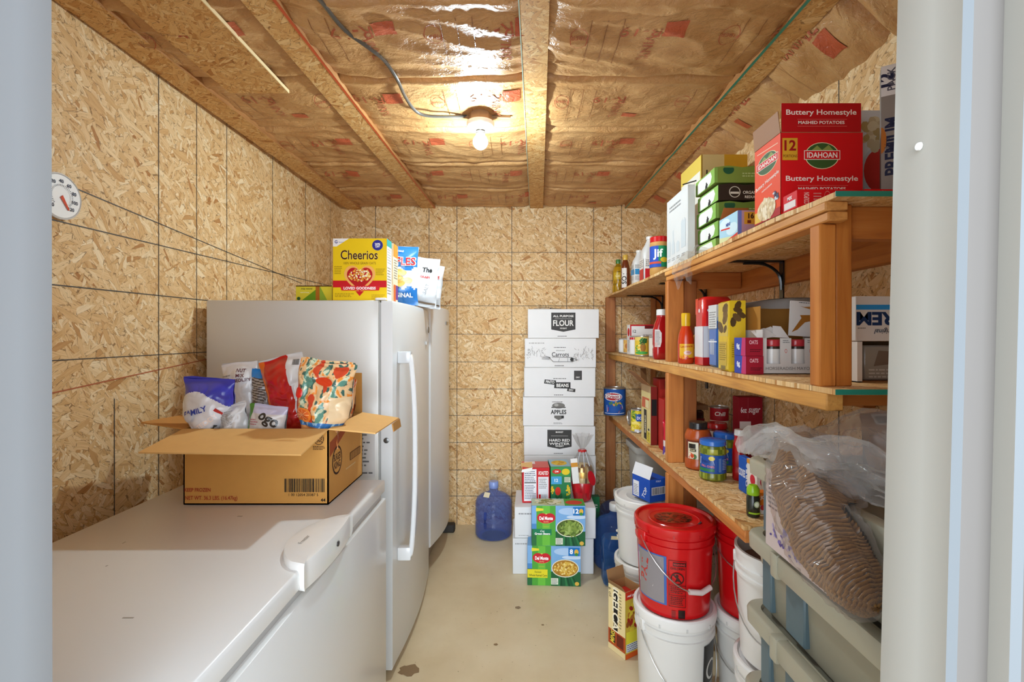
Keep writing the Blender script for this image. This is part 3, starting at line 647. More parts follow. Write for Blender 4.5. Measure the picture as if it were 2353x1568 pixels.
bagthing('snack_bag', 'beige-white bag with dark ring letters low between the dark and red bags', -.792, 1.525, cr-.095, .12, .165, .05, B5, [('t', .62, .72, .2, 'ogo', {'rot': -25, 'bold': .03, 'w': .75}, '#2c2724'), ('n', .12, .62, .4, .75, 3, '#a05060')], 23, .010, roll=.08, hb=HB)
def B6(u, v, s):
    if s > 0: return '#c9c9c8'
    if u > .74 - .10*v: return '#cfccca' if v > .3 else '#5a1c16'
    if v < .12: return '#4a1a14'
    if u < .14 and v > .35: return '#d8641c'
    return mixc('#cc231a', '#a01410', .5 + .7*noise.noise(Vector((u*5, v*9, 3))))
bagthing('chip_bag', 'large shiny red bag with silver top in the middle of the carton', -.732, 1.66, cr-.075, .155, .30, .095, B6, [('b', .78, .86, .93, .93, BK), ('r', .76, .42, .97, .54, '#b8aca4'), ('t', .86, .48, .025, 'BBQ', {}, '#6a4a40')], 29, .018, roll=-.27, lean=-.02, hb=HB)
def B7(u, v, s):
    k = noise.noise(Vector((u*6, v*6, 5))); k2 = noise.noise(Vector((u*15, v*15, 9)))
    if v < .25: return '#d08a50'
    if v < .30: return '#3a74b0' if k2 > -.2 else '#8fb6cf'
    if u > .70 and v < .62: return '#dfc49c'
    if k > .30: return '#c8452a'
    if k < -.28: return '#5a8a7a' if k2 < .15 else '#c9d0b0'
    if k2 > .28: return '#e08a3a'
    return '#dcb687' if k2 > -.25 else '#3f6258'
bagthing('snack_bag', 'large orange and beige fruit-patterned bag on the right in the carton', -.630, 1.55, cr-.068, .178, .272, .115, B7, [('r', .3, .06, .46, .15, '#e8d8c4'), ('b', .31, .07, .45, .145, BK), ('t', .65, .17, .05, 'ORGANIC', {'bold': .01}, '#5a2a14'), ('e', .3, .38, .18, .08, '#e2802e'), ('e', .3, .38, .14, .06, '#d0602a')] + [('l', .3, .38, .3+.14*cos(q), .38+.06*sin(q), .006, '#f0b070') for q in (0, .8, 1.6, 2.4, 3.2, 4, 4.8, 5.6)] + [('e', .16, .62, .08, .06, '#d0241c'), ('e', .6, .78, .16, .05, '#c83c1c')], 31, .020, roll=.10, lean=-.03, hb={'nu': 100, 'nv': 140}, warp=lambda p: Vector((p.x*min(1, .62+.38*max(0, (p.z-.05)/.05)), p.y, p.z)))
bagthing('snack_bag', 'small orange corner of a bag poking up behind the patterned one', -.635, 1.725, cr-.03, .095, .165, .045, lambda u, v, s: '#d9a878' if noise.noise(Vector((u*7, v*7, 1))) > -.1 else '#b4532c', [('t', .5, .85, .09, '100', {'bold': .02}, '#3a2a20')], 37, .014, roll=.12, hb=HB)
for k, (dx, lb) in enumerate(((-.012, 'shorter red plastic straw sticking up behind the red bag'), (.006, 'taller red plastic straw sticking up behind the red bag'))):
    b = MB(); b.tube([(0, 0, 0), (-.004+.002*k, .0, .06+.015*k), (-.016+.006*k, 0, .2+.025*k)], .0045, '#c2201f'); tag(b.obj('drinking_straw', 'gloss', None, (-.755+dx, 1.72, cr-.02)), lb, 'straw')
# ================================================================== shelving
SX, ZL, ZM, ZT = .66, .836, 1.281, 1.695
t = thing('storage_shelves', 'wooden three-tier storage shelves built along the right wall', 'shelves', (SX, 2.3, 0))
o0 = Vector((SX, 2.3, 0))
def sh(z, y0, y1, wavy=False):
    b = MB(); n = 30
    def ex(y): return SX + (.010*noise.noise(Vector((y*4, z, 0))) + .008*noise.noise(Vector((y*17, z, 0))) if wavy else 0)
    top = [(ex(y0+(y1-y0)*i/n)-o0.x, y0+(y1-y0)*i/n-o0.y) for i in range(n+1)]
    ring = top + [(XR-.002-o0.x, y1-o0.y), (XR-.002-o0.x, y0-o0.y)]
    b.rings([[(x, y, z-.012) for x, y in ring], [(x, y, z) for x, y in ring]], '#fff', smooth=False)
    return b
TEAL = '#17806e'
W1, W3, W5 = '#e0a860', '#c9843e', '#d79a52'
for z, y0, y1, wv in ((ZL, 1.425, 3.6, True), (ZM, 1.016, 3.6, True), (ZT, 1.016, 3.6, True)):
    b = sh(z, y0, y1, wv)
    if z > 1: b.box(0.002, y0-.0015-o0.y, z-.0115, XR-SX-.004, y0-.0005-o0.y, z-.0002, TEAL, mat=1)
    b.obj('shelf', ['osb_shelf', 'plastic'], t)
def lum(x0, y0, z0, x1, y1, z1, col, ax, nm, bev=.003):
    b = MB(); b.box(x0-o0.x, y0-o0.y, z0, x1-o0.x, y1-o0.y, z1, col, bev); return b.obj(nm, 'lumber_' + ax, t)
lum(SX+.004, 1.425, ZL-.05, SX+.042, 3.56, ZL-.012, '#d08a4a', 'y', 'front_rail')
lum(SX+.002, 1.045, ZM-.05, SX+.040, 3.56, ZM-.012, '#e3b062', 'y', 'front_rail')
lum(SX+.000, 1.045, ZT-.033, SX+.05, 2.19, ZT-.012, '#e2ab66', 'y', 'front_rail')
lum(SX+.006, 1.045, ZT-.055, SX+.05, 2.19, ZT-.034, '#dca05a', 'y', 'front_rail')
for z in (ZL, ZM): lum(XR-.041, 1.43, z-.10, XR-.002, 3.58, z-.012, W3, 'y', 'ledger')
lum(XR-.041, 1.03, ZT-.10, XR-.002, 3.58, ZT-.012, W3, 'y', 'ledger')
for z, y in ((ZL, 2.2), (ZM, 1.1), (ZM, 2.2), (ZT, 1.09), (ZT, 2.2)):
    lum(SX+.052, y, z-.047 if z == ZM else z-.085, XR-.045, y+.038, z-.012, '#c07a3a', 'x', 'cross_brace')
# posts
PO = '#d38a40'
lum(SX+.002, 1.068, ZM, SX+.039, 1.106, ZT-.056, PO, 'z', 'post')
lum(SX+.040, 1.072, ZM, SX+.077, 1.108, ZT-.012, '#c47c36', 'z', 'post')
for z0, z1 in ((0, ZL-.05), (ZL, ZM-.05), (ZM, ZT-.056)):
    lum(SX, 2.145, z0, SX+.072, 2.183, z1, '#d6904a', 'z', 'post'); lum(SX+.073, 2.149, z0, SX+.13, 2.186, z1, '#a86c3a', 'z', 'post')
for z0, z1 in ((0, ZL-.012), (ZL, ZM-.012), (ZM, ZT-.012)):
    lum(.645, 3.562, z0, .715, 3.6, z1, '#b57a48', 'z', 'post'); lum(XR-.075, 3.562, z0, XR-.045, 3.6, z1, '#c98c52', 'z', 'post')
for i, (y, z) in enumerate(((1.86, ZT-.014), (2.62, ZT-.014), (3.4, ZT-.014), (2.6, ZM-.014))):
    b = MB(); b.slab((-.25, -.013, -.006), (0, -.013, -.006), (0, .013, -.006), (-.25, .013, -.006), .006, '#17181a'); b.slab((-.006, -.013, -.15), (-.006, .013, -.15), (-.006, .013, 0), (-.006, -.013, 0), .006, '#17181a')
    b.tube(smooth([(-.15, 0, -.008), (-.07, 0, -.012), (-.015, 0, -.05), (-.004, 0, -.11)], 4), .006, '#17181a', 6)
    lab = ['black steel shelf bracket under the top shelf above the white display carton', 'black steel shelf bracket under the top shelf beyond the middle post', 'black steel shelf bracket under the top shelf at the far corner', 'black steel shelf bracket under the middle shelf above the jars'][i]
    tag(b.obj('shelf_bracket', 'gloss', None, (XR-.044, y, z - .001)), lab, 'bracket', 'shelf brackets')
# ================================================================== white carton stack at the back wall
def badge(txts, v0=.2, w=.17, cu=.5):
    return [('p', [(cu-w, .88), (cu+w, .88), (cu+w, .30), (cu, .22), (cu-w, .30)], '#3d3b39')] + [('t', cu, v, h, s_, {'w': 2*w*.85, 'fit': f, 'bold': .02}, '#e9e6e0') for s_, v, h, f in txts] + [('l', cu-w*.7, .67, cu+w*.7, .67, .01, '#b9b6b0')]
g_ = '#6e6b68'; dk = '#343230'
def wig(u0, u1, v0, v1, seed, n=46):
    r = random.Random(seed); return [('l', a := r.uniform(u0, u1), b_ := r.uniform(v0, v1), a + r.uniform(-.03, .03), b_ + r.uniform(-.12, .12), .012, '#9a9793') for _ in range(n)]
foot = [('n', .42, .04, .58, .10, 1, g_)]
rows = [('white carton of flour, topmost of the tall back stack', badge([('ALL PURPOSE', .76, .075, 1), ('FLOUR', .52, .20, 1), ('WHEAT', .34, .05, 0)]) + foot),
        ('white carton with a carrot drawing, second from the top of the back stack', [('n', .06, .80, .34, .88, 1, '#a9a6a2'), ('n', .41, .66, .59, .72, 1, g_), ('t', .5, .58, .06, 'dehydrated', {'bold': 0}, g_), ('t', .5, .45, .15, 'Carrots', {'bold': .01, 'w': .24}, '#3c3a38')] + wig(.03, .30, .35, .68, 1) + wig(.70, .96, .30, .62, 2)
         + [('l', .34, .35, .40, .20, .014, dk), ('l', .40, .20, .66, .20, .014, dk), ('l', .66, .20, .74, .26, .014, dk), ('l', .74, .26, .65, .35, .014, dk), ('l', .65, .35, .38, .36, .014, dk), ('l', .24, .36, .36, .32, .014, dk), ('l', .24, .30, .35, .29, .014, dk), ('l', .28, .40, .36, .34, .014, dk), ('e', .66, .28, .025, .06, dk), ('l', .47, .2, .49, .33, .01, g_), ('l', .6, .2, .6, .34, .01, g_)] + foot),
        ('white carton of pinto beans with slanted black label strips, third from the top', [('r', .70, .58, .81, .90, '#454240'), ('t', .755, .67, .05, 'DRY', {'bold': .02}, '#e9e6e0'), ('n', .41, .60, .59, .66, 1, g_), ('p', [(.28, .46), (.44, .41), (.45, .56), (.29, .60)], dk), ('p', [(.42, .30), (.65, .28), (.65, .50), (.43, .50)], dk), ('p', [(.60, .20), (.715, .16), (.72, .27), (.61, .31)], dk),
          ('t', .365, .51, .10, 'PINTO', {'rot': -5, 'bold': .02, 'w': .12, 'fit': 1}, '#f0eeea'), ('t', .54, .395, .12, 'BEANS', {'bold': .02, 'w': .17, 'fit': 1}, '#f0eeea'), ('t', .66, .235, .06, 'DRY', {'rot': -8, 'bold': .02}, '#f0eeea')] + foot),
        ('white carton of apple slices with a grey apple emblem, fourth from the top', [('n', .41, .80, .59, .86, 1, g_), ('e', .5, .70, .09, .10, '#77736e'), ('e', .47, .72, .03, .05, '#a5a29c'), ('r', .40, .62, .60, .66, '#5a5753'), ('t', .5, .48, .15, 'APPLES', {'bold': .03, 'w': .22, 'fit': 1}, dk), ('p', [(.44, .36), (.57, .36), (.57, .27), (.5, .2), (.44, .28)], '#6a6763'), ('r', .54, .26, .575, .36, dk), ('n', .43, .06, .57, .13, 2, g_)]),
        ('white carton of hard red wheat behind the candy bag, fifth from the top', badge([('MARKET', .80, .05, 0), ('HARD RED', .52, .09, 1), ('WINTER', .40, .08, 1), ('WHEAT', .32, .06, 0)]) + foot)]
S0 = 3.285; hb = .1975
for i in range(8):
    cxp = [1295.5, 1289, 1287, 1284, 1286.5, 1287, 1285, 1288][i]
    lab, pr = rows[i] if i < 5 else (('plain white carton low in the back stack behind the food boxes'), [])
    o = carton('food_storage_carton', lab, 'carton', X(cxp, S0) - .24, S0 - .004*(i % 3), 1.58 - hb*(i+1), .48, .30, hb-.0012, '#dedcda', {'front': pr} if pr else {}, rotz=(-.02, -.03, -.02, -.012, -.02, 0, 0, 0)[i], group='white storage cartons of the back stack', bev=.003)
b = MB(); b.slab((-.13, -.003, 0), (-.02, -.002, -.0), (-.04, .05, .004), (-.12, .06, .006), .002, '#49474a'); b.slab((-.02, 0, .0), (.06, 0, 0), (.05, .07, .006), (-.01, .07, .012), .002, '#3a393c'); b.slab((-.09, -.001, .006), (.0, .01, .008), (-.01, .05, .01), (-.10, .05, .014), .002, '#55565c')
tag(b.obj('plastic_scrap', 'film', None, (X(1270, S0), S0 + .01, 1.58)), 'torn dark plastic scraps lying on top of the white carton stack', 'scrap')
# lower white cartons, in front of the stack
L1 = 2.854
carton('food_storage_carton', 'white carton on the floor, lower of the two behind the vegetable boxes', 'carton', X(1178, L1), L1, 0, .475, .32, .208, '#d9dadb', {'front': [('n', .03, .82, .2, .9, 1, '#999')]}, group='white cartons near the floor', bev=.003)
carton('food_storage_carton', 'white carton carrying the candy bag and cracker box, upper of the two', 'carton', X(1184, L1), L1, .2092, .475, .32, .182, '#dcdcdc', {'front': [('n', .05, .74, .24, .84, 1, '#888'), ('n', .05, .06, .2, .12, 1, '#aaa')]}, rotz=-.025, group='white cartons near the floor', bev=.003)
LT = .392
RC = '#bf1a22'
rf = [('r', 0, 0, 1, 1, '#c31f26'), ('r', .06, .05, .52, .96, '#e6e6e8'), ('r', .58, .07, .96, .74, '#e2e2e4'), ('n', .09, .6, .49, .92, 6, '#555b70'), ('n', .09, .1, .49, .52, 9, '#555b70'), ('r', .08, .56, .5, .59, '#444'), ('n', .62, .4, .93, .7, 6, '#777'), ('r', .6, .12, .68, .24, RC), ('n', .7, .12, .93, .24, 3, '#777'), ('t', .77, .85, .11, 'ROASTED', {'w': .36, 'bold': .02, 'shear': .2}, '#f3e8e0')]
t = thing('cracker_box', 'red cracker box with nutrition panels and torn open top', 'cracker box', (X(1231, 2.93), 3.005, LT+.001), .02)
b = MB(); b.box(-.082, -.075, 0, .082, .075, .21, '#c02028', .0015); mp, Wf, Hf = face('front', .164, .15, .21); b.deco(rf, mp, Wf, Hf); mp, Wf, Hf = face('top', .164, .15, .21)
b.deco([('r', 0, 0, 1, 1, '#d0645a'), ('r', .1, .6, .5, .98, '#e8dedd')], mp, Wf, Hf); b.obj('body', 'card', t)
b = MB(); b.slab((-.085, -.08, .2), (-.02, -.079, .212), (-.02, .0, .226), (-.09, .0, .22), .001, '#d8ae72'); b.slab((-.088, -.083, .185), (-.03, -.083, .19), (-.02, -.079, .213), (-.085, -.08, .2), .001, '#e8e6e2'); b.obj('torn_flap', 'card', t)
pc = [('r', 0, 0, 1, 1, '#2a7a4a'), ('r', 0, .72, 1, 1, '#3f8f50'), ('e', .3, .86, .22, .07, '#c8301f'), ('t', .3, .86, .05, 'DM', {'bold': .02}, '#fff'), ('e', .75, .85, .2, .09, '#e3c62a'), ('r', .02, .5, .55, .72, '#4aa0d0'), ('t', .28, .61, .09, '12', {'bold': .02}, '#fff'), ('r', .68, .55, .98, .7, '#cfd8b8'), ('n', .7, .56, .96, .69, 5, '#666'),
      ('e', .36, .3, .14, .12, '#c8301f'), ('s', .08, .3, .07, .13, 14, .02, ['#e3c62a', '#d8b020'], 4), ('s', .88, .3, .09, .17, 26, .02, ['#e3c62a', '#d8b020', '#b8c040'], 5), ('r', 0, 0, 1, .10, '#7ab0cf'), ('s', .6, .12, .35, .1, 12, .03, ['#205a30', '#2f7a3a'], 6, 3)]
carton('corn_box', 'narrow green and blue canned corn box between cracker box and candy bag', 'can box', X(1264, 2.95), 2.95, LT+.001, .122, .17, .212, '#2a7a4a', {'front': pc, 'top': [('r', 0, 0, 1, 1, '#9fbccb'), ('e', .5, .5, .4, .34, '#e6ba3a'), ('s', .5, .5, .3, .25, 30, .05, ['#e9c84a', '#d09a28'], 3)]}, rotz=.04)
# candy bag: red foil base, gold wrapped candy, clear top tied with a red twist
t = thing('candy_bag', 'tied clear bag of gold wrapped candy with a red base', 'bag', (X(1338, 2.98), 2.98, LT+.001))
b = MB(); b.lathe([(.040, 0), (.052, .01), (.062, .06), (.068, .115), (.066, .12)], '#c01722', 26, colf=lambda k, a: mixc('#c81824', '#9d1018', .5+.5*sin(a*40+k*6))); b.obj('base', 'film', t)
b = MB(); b.lathe([(.066, .118), (.070, .15), (.068, .185), (.058, .21), (.03, .225)], '#d8b060', 30, colf=lambda k, a: ('#e8cb86', '#b98a3a', '#f0dca8', '#8a5a24', '#d9b25a')[int(7*abs(noise.noise(Vector((a*22, k*7, 3)))) * 2.2) % 5])
b.obj('candy', 'foil', t)
b = MB(); n = 26
def rg(r, z, f): return [((r + f*r*cos(9*2*pi*i/n))*cos(2*pi*i/n), (r + f*r*cos(9*2*pi*i/n))*sin(2*pi*i/n), z) for i in range(n)]
b.rings([rg(.0695, .116, 0), rg(.074, .16, .02), rg(.07, .20, .05), rg(.045, .26, .12), rg(.022, .30, .2), rg(.012, .315, .2), rg(.03, .345, .3), rg(.055, .40, .3)], '#f0efee', cap1=False); b.obj('clear_film', 'clear', t)
b = MB(); b.lathe([(.026, .296), (.028, .303), (.022, .31)], '#b81c22', 16)
for a in (-2.2, -1.5, -.9): b.tube([(.026*cos(a), .026*sin(a), .30), (.045*cos(a), .045*sin(a), .26), (.06*cos(a), .062*sin(a), .22)], .003, '#b9bcc4', 5)
b.obj('twist_tie', 'film', t)
b = MB(); T = Matrix.Translation((-.045, -.064, .12)) @ Matrix.Rotation(-.1, 4, 'Y'); b.box(-.02, -.0015, 0, .02, 0, .15, '#e3e1dd', 0, T); b.box(-.02, -.003, .1, .02, -.0015, .125, '#c88a30', 0, T)
T = Matrix.Translation((.048, -.058, .15)) @ Matrix.Rotation(-.3, 4, 'Y') @ Matrix.Rotation(.5, 4, 'Z'); b.lathe([(.024, 0), (.024, .002)], '#b3141f', 20, T @ Matrix.Scale(1.9, 4, (0, 0, 1)) @ Matrix.Rotation(pi/2, 4, 'X')); b.obj('paper_tag', 'card', t)
# vegetable boxes on the floor
def veg(kind):
    gb = kind == 'beans'
    food = ['#6f8a3a', '#88a04a', '#566f2c', '#9ab05e', '#7d9540'] if gb else ['#d9b24a', '#e6c766', '#c99a34', '#eed68a', '#b8862a']
    sq = [('p', [(.52+.05*i, 0), (.56+.05*i, 0), (.585+.033*i, .26), (.565+.033*i, .28)], ('#1f5a38', '#2f7a48', '#174a2c')[i % 3]) for i in range(9)]
    lab = [('p', [(.03, .27), (.37, .27), (.37, .42), (.03, .42)], '#1d7a52'), ('t', .2, .37, .05, 'Cut', {'shear': .2, 'bold': .01}, '#fff'), ('t', .2, .305, .055, 'Green Beans', {'w': .31, 'bold': .02}, '#fff')] if gb else [('p', [(.0, .2), (.38, .2), (.38, .41), (.0, .41)], '#dcd02a'), ('t', .2, .345, .05, 'Sweet', {'bold': .01}, '#5a6a1a'), ('t', .2, .26, .06, 'Whole Kernel Corn', {'w': .34, 'bold': .02}, '#5a6a1a')]
    return [('r', 0, 0, 1, 1, '#79a9d8'), ('e', .7, .86, .2, .09, '#a9c6e6'), ('e', .85, .72, .2, .05, '#c4d8ee'), ('r', 0, 0, .09, .42, '#2c6a3c'), ('r', 0, .42, .09, .55, '#4d86c0'), ('r', .09, 0, .445, 1, '#4fa03a'), ('r', .2, 0, .34, 1, '#69b840'), ('r', .445, 0, 1, .36, '#235f36')] + sq + [
        ('e', .27, .68, .16, .125, '#e9d86a'), ('e', .2, .7, .1, .115, '#c3202a'), ('e', .34, .7, .1, .115, '#c3202a'), ('e', .27, .66, .145, .10, '#c3202a'), ('t', .27, .69, .09, 'Del Monte', {'w': .25, 'bold': .03}, '#fff'), ('t', .27, .60, .04, 'Quality', {'bold': 0}, '#f3d9a0'), ('r', .22, .46, .32, .50, '#8ab83a')] + lab + [
        ('p', [(.08, .95), (.22, .93), (.22, .88), (.08, .86)], '#e2d43a'), ('r', .77, .76, .98, .97, '#1f72b8'), ('t', .825, .87, .12, '12' if gb else '8', {'bold': .03}, '#fff'), ('e', .92, .86, .04, .07, '#e0b040'), ('e', .92, .8, .03, .04, '#3a8a3a'),
        ('e', .71, .45, .255, .225, '#e6e6cf'), ('e', .71, .45, .24, .205, '#4a5a20' if gb else '#a8782a'), ('s', .71, .45, .2, .165, 70 if gb else 150, .030 if gb else .026, food, 9, 2.8 if gb else 1.25),
        ('r', .445, .04, .58, .2, '#d6dcc8'), ('n', .455, .05, .57, .19, 4, '#667'), ('e', .93, .07, .04, .05, '#d8b04a')]
DM = 2.72
side = [('r', 0, 0, 1, .42, '#2c6a3c'), ('r', 0, .42, 1, 1, '#8fb8dc'), ('r', 0, .42, 1, .55, '#4d86c0')]
carton('vegetable_can_box', 'green and blue canned corn box on the floor, bottom of the two', 'can box', X(1213, DM), DM, 0, .297, .118, .223, '#79a9d8', {'front': veg('corn'), 'left': side}, rotz=-.05, group='vegetable boxes')
carton('vegetable_can_box', 'green and blue canned green bean box on top of the corn box', 'can box', X(1222, DM), DM, .2235, .30, .118, .224, '#79a9d8', {'front': veg('beans'), 'left': side, 'top': [('r', 0, 0, 1, 1, '#b9cbb0'), ('s', .3, .5, .25, .35, 60, .09, ['#c9c08a', '#8a8a4a', '#e3dcc0'], 4), ('r', .62, 0, 1, 1, '#4f9a3a'), ('e', .8, .45, .16, .3, '#c8402a')]}, rotz=-.015, group='vegetable boxes')
# ================================================================== water jugs
def bottle(label, x, y, sc, tint, sticker=None, capcol='#e8e8e6', dents=True):
    t = thing('water_bottle', label, 'water bottle', (x, y, 0))
    b = MB(); pr = [(.085, .0), (.118, .006), (.128, .02), (.128, .10), (.123, .112), (.128, .124), (.128, .185), (.122, .195), (.128, .205), (.127, .235), (.118, .262), (.088, .286), (.045, .302), (.031, .312), (.029, .335), (.032, .338)]
    b.lathe([(r*sc, z*sc) for r, z in pr], tint, 40, colf=lambda k, a: mixc(tint, '#1c3fa8', .5 if k < .14 else .05)); b.obj('body', 'blueglass', t)
    b = MB(); b.lathe([(.031*sc, .332*sc), (.034*sc, .336*sc), (.034*sc, .372*sc), (.03*sc, .378*sc)], capcol, 24); b.obj('cap', 'gloss', t)
    b = MB(); b.tube(smooth([(-.05*sc, -.131*sc, .10*sc), (-.05*sc, -.150*sc, .12*sc), (-.05*sc, -.150*sc, .18*sc), (-.05*sc, -.131*sc, .20*sc)] , 3), .010*sc, mixc(tint, '#1a2f8a', .5), 8) if dents else None
    if dents: b.obj('grip', 'blueglass', t)
    if sticker:
        b = MB(); a, z = sticker; c = Vector((.1*sin(a)*sc, -.1*cos(a)*sc, .292*sc)); r = Vector((cos(a), sin(a), 0)); f = Vector((sin(a), -cos(a), -1.4)).normalized()
        b.slab(c - r*.022, c + r*.022, c + r*.022 - f*.035, c - r*.022 - f*.035, .001, '#e2d6b4'); b.obj('sticker', 'card', t)
    return t
bottle('blue three-gallon water bottle alone by the back wall', X(1134, 3.4), 3.42, 1.0, '#6484e0', (-.5, 0), '#8ba0dc')
bottle('blue water bottle with white cap between the jug with spigot and the back corner', .592, 2.975, 1.0, '#5a86cc', None, '#e4e2dc', False)
bottle('dark blue water bottle furthest back by the corner post', .668, 3.235, 1.0, '#5a6f9c', (.3, 0), '#dcd8d0', False)
t = thing('water_jug', 'square blue water jug with white spigot and paper sticker', 'water jug', (.605, 2.765, 0))
b = MB(); rr = lambda w_, d, r, z: [(x, y, z) for x, y in rrect(w_, d, r, 4)]
b.rings([rr(.22, .12, .03, 0), rr(.25, .14, .03, .012), rr(.25, .14, .03, .11), rr(.244, .134, .03, .115), rr(.244, .134, .03, .13), rr(.25, .14, .03, .135), rr(.25, .14, .03, .235), rr(.225, .115, .03, .258)], '#4a82bc'); 
b.lathe([(.035, .255), (.035, .295), (.03, .30)], '#2a5688', 20, center=(.05, .01)); b.obj('body', 'blueglass', t)
b = MB(); b.lathe([(.018, .256), (.018, .275), (.01, .278), (.008, .3)], '#e9e6da', 16, center=(-.03, -.02)); b.box(-.052, -.028, .292, .0, -.012, .306, '#ece8da', .004); b.tube([(-.03, -.02, .29), (-.035, -.05, .285), (-.036, -.058, .268)], .007, '#ece8da'); b.obj('spigot', 'gloss', t)
b = MB(); b.slab((-.085, -.045, .2585), (-.03, -.05, .2585), (-.02, -.005, .2585), (-.075, -.0, .2585), .001, '#e6d8ae'); b.obj('sticker', 'card', t)
carton('juice_pack', 'dark green drink pack squeezed between white cartons and blue bottle', 'drink pack', .468, 3.10, 0, .052, .05, .372, '#1f5a3a', {'front': [('r', 0, .75, 1, 1, '#1a6a3c'), ('t', .5, .86, .03, 'TEA', {'bold': .02}, '#e9e9df'), ('n', .1, .8, .9, .84, 1, '#cfd8cf')]})
# ================================================================== buckets
def bucket(label, x, y, z, R, Hh, col, lid=None, ang=0.0, warn=None, handle=None, group='five gallon buckets', grime=False, rim=True, open_fill=None):
    t = thing('bucket', label, 'bucket', (x, y, z), ang, group)
    b = MB(); k = R/.15; rb = .128*k
    r_ = lambda zz: rb + (.143*k - rb)*zz/Hh
    pr = [(rb-.006, 0), (rb, .006), (r_(Hh*.5), Hh*.5), (r_(Hh*.76), Hh*.76), (r_(Hh*.76)+.006, Hh*.765), (r_(Hh*.78)+.006, Hh*.79), (r_(Hh*.79), Hh*.795), (r_(Hh*.84), Hh*.84), (r_(Hh*.84)+.005, Hh*.845), (r_(Hh*.87)+.005, Hh*.865), (r_(Hh*.88), Hh*.87), (r_(Hh*.97), Hh*.96)]
    if not lid: pr += [(.146*k, Hh*.965), (.146*k, Hh*.998), (.138*k, Hh), (.134*k, Hh*.9)]
    if open_fill: pr += [(.133*k, Hh*.84)]
    b.lathe(pr, col, 44, cap1=not open_fill)
    if open_fill: b.lathe([(.1329*k, Hh*.84), (.06, Hh*.86), (.001, Hh*.87)], open_fill, 30, cap0=False)
    if warn:
        for a_, W, h0, Hd, prims in warn: b.deco(prims, (lambda u, v, l, a_=a_, W=W, h0=h0: Vector(((r_(h0+v)+.001+l)*sin(a_+(u-W/2)/.14), -(r_(h0+v)+.001+l)*cos(a_+(u-W/2)/.14), h0+v))), W, Hd, True)
    b.obj('body', 'milky' if col.startswith('#d') or col.startswith('#e') else 'gloss', t)
    if lid:
        b = MB(); b.lathe([(.143*k, Hh*.90), (.149*k, Hh*.905), (.151*k, Hh*.93), (.150*k, Hh*.985), (.145*k, Hh), (.138*k, Hh), (.132*k, Hh*.972), (.095*k, Hh*.968), (.092*k, Hh*.975), (.088*k, Hh*.966), (.001, Hh*.966)], lid, 48, cap0=False)
        nt = 10
        for i in range(nt):
            a = 2*pi*i/nt; T = Matrix.Rotation(a, 4, 'Z'); b.box(.1495*k, -.003, Hh*.905, .1515*k, .003, Hh*.94, mixc(lid, '#000', .25), 0, T)
        if grime:
            rnd = random.Random(3); pts = [(.072*k*(1+.12*noise.noise(Vector((cos(q), sin(q), 1))*2))*cos(q), .06*k*sin(q)+.01, Hh*.966+.0006) for q in [i*2*pi/30 for i in range(30)]]
            b.add(pts, [tuple(range(30))], '#8e2416')
            for i in range(80):
                a = rnd.uniform(0, 2*pi); r = .065*k*sqrt(rnd.random()); px, py = r*cos(a), r*sin(a)*.8+.01; e = rnd.uniform(.002, .008)
                b.add([(px+e*cos(q)*1.6, py+e*sin(q), Hh*.966+.0009+i*.00001) for q in [j*pi/3 for j in range(6)]], [tuple(range(6))], rnd.choice(['#4a1e14', '#2e1a14', '#6b2418', '#a03020']))
            b.tube([(.07, -.06, Hh*.97), (.082, -.055, Hh*.985), (.088, -.04, Hh*.972)], .003, '#4a4444', 5)
        b.obj('lid', 'gloss' if lid.startswith('#c') else 'milky', t)
    if handle is not None:
        a0, drop, grip = handle; rr_ = r_(Hh*.86) + .008; b = MB(); pts = []
        for i in range(21):
            q = i/20*pi; pts.append((rr_*cos(q), -(rr_ + .001)*sin(q), Hh*.84 - drop*sin(q)))
        T = Matrix.Rotation(a0, 4, 'Z'); b.tube(pts, .0022, '#b9b8b4' if not col.startswith('#c') else '#b0a8a4', 6, T)
        hd = b.obj('handle', 'wire', t)
        if grip:
            i = 10; b = MB(); b.tube([pts[8], pts[10], pts[12]], .010, '#e6e5e0' if not col.startswith('#c') else '#d8c8c4', 10, T); b.obj('grip', 'gloss', hd)
        for q in (0, pi):
            b = MB(); b.box(rr_-.012, -.022, Hh*.79, rr_+.001, .022, Hh*.90, col, .003, T @ Matrix.Rotation(q, 4, 'Z')); b.obj('handle_lug', 'gloss', t)
    return t
bw = '#3a1414'
def warnlab(c=bw): return [('r', 0, 0, 1, .012, c), ('r', 0, .988, 1, 1, c), ('r', 0, 0, .03, 1, c), ('r', .97, 0, 1, 1, c), ('r', .25, .88, .97, .96, c), ('t', .6, .92, .045, 'WARNING', {'bold': .02, 'w': .65}, '#c33'), ('t', .5, .83, .05, 'CHILDREN', {'w': .8, 'bold': .02}, c), ('e', .5, .62, .38, .13, c), ('e', .5, .62, .31, .105, RDB), ('e', .48, .68, .09, .032, c), ('p', [(.35, .54), (.5, .67), (.66, .60), (.6, .55), (.52, .57)], c), ('l', .28, .70, .74, .54, .03, c), ('r', 0, .47, 1, .48, c), ('n', .1, .3, .92, .46, 4, c), ('r', 0, .26, 1, .27, c), ('n', .1, .05, .92, .24, 5, c)]
RDB = '#c51216'
homer = [('r', 0, 0, 1, 1, '#3c62a8'), ('r', .04, .03, .93, .97, '#8a8486'), ('p', [(.05, .25), (.6, .3), (.85, .9), (.05, .85)], '#e8e2dc'), ('t', .3, .6, .2, 'PAIL', {'rot': 80, 'bold': .03}, '#b8302a')]
wh = '#dcdad5'
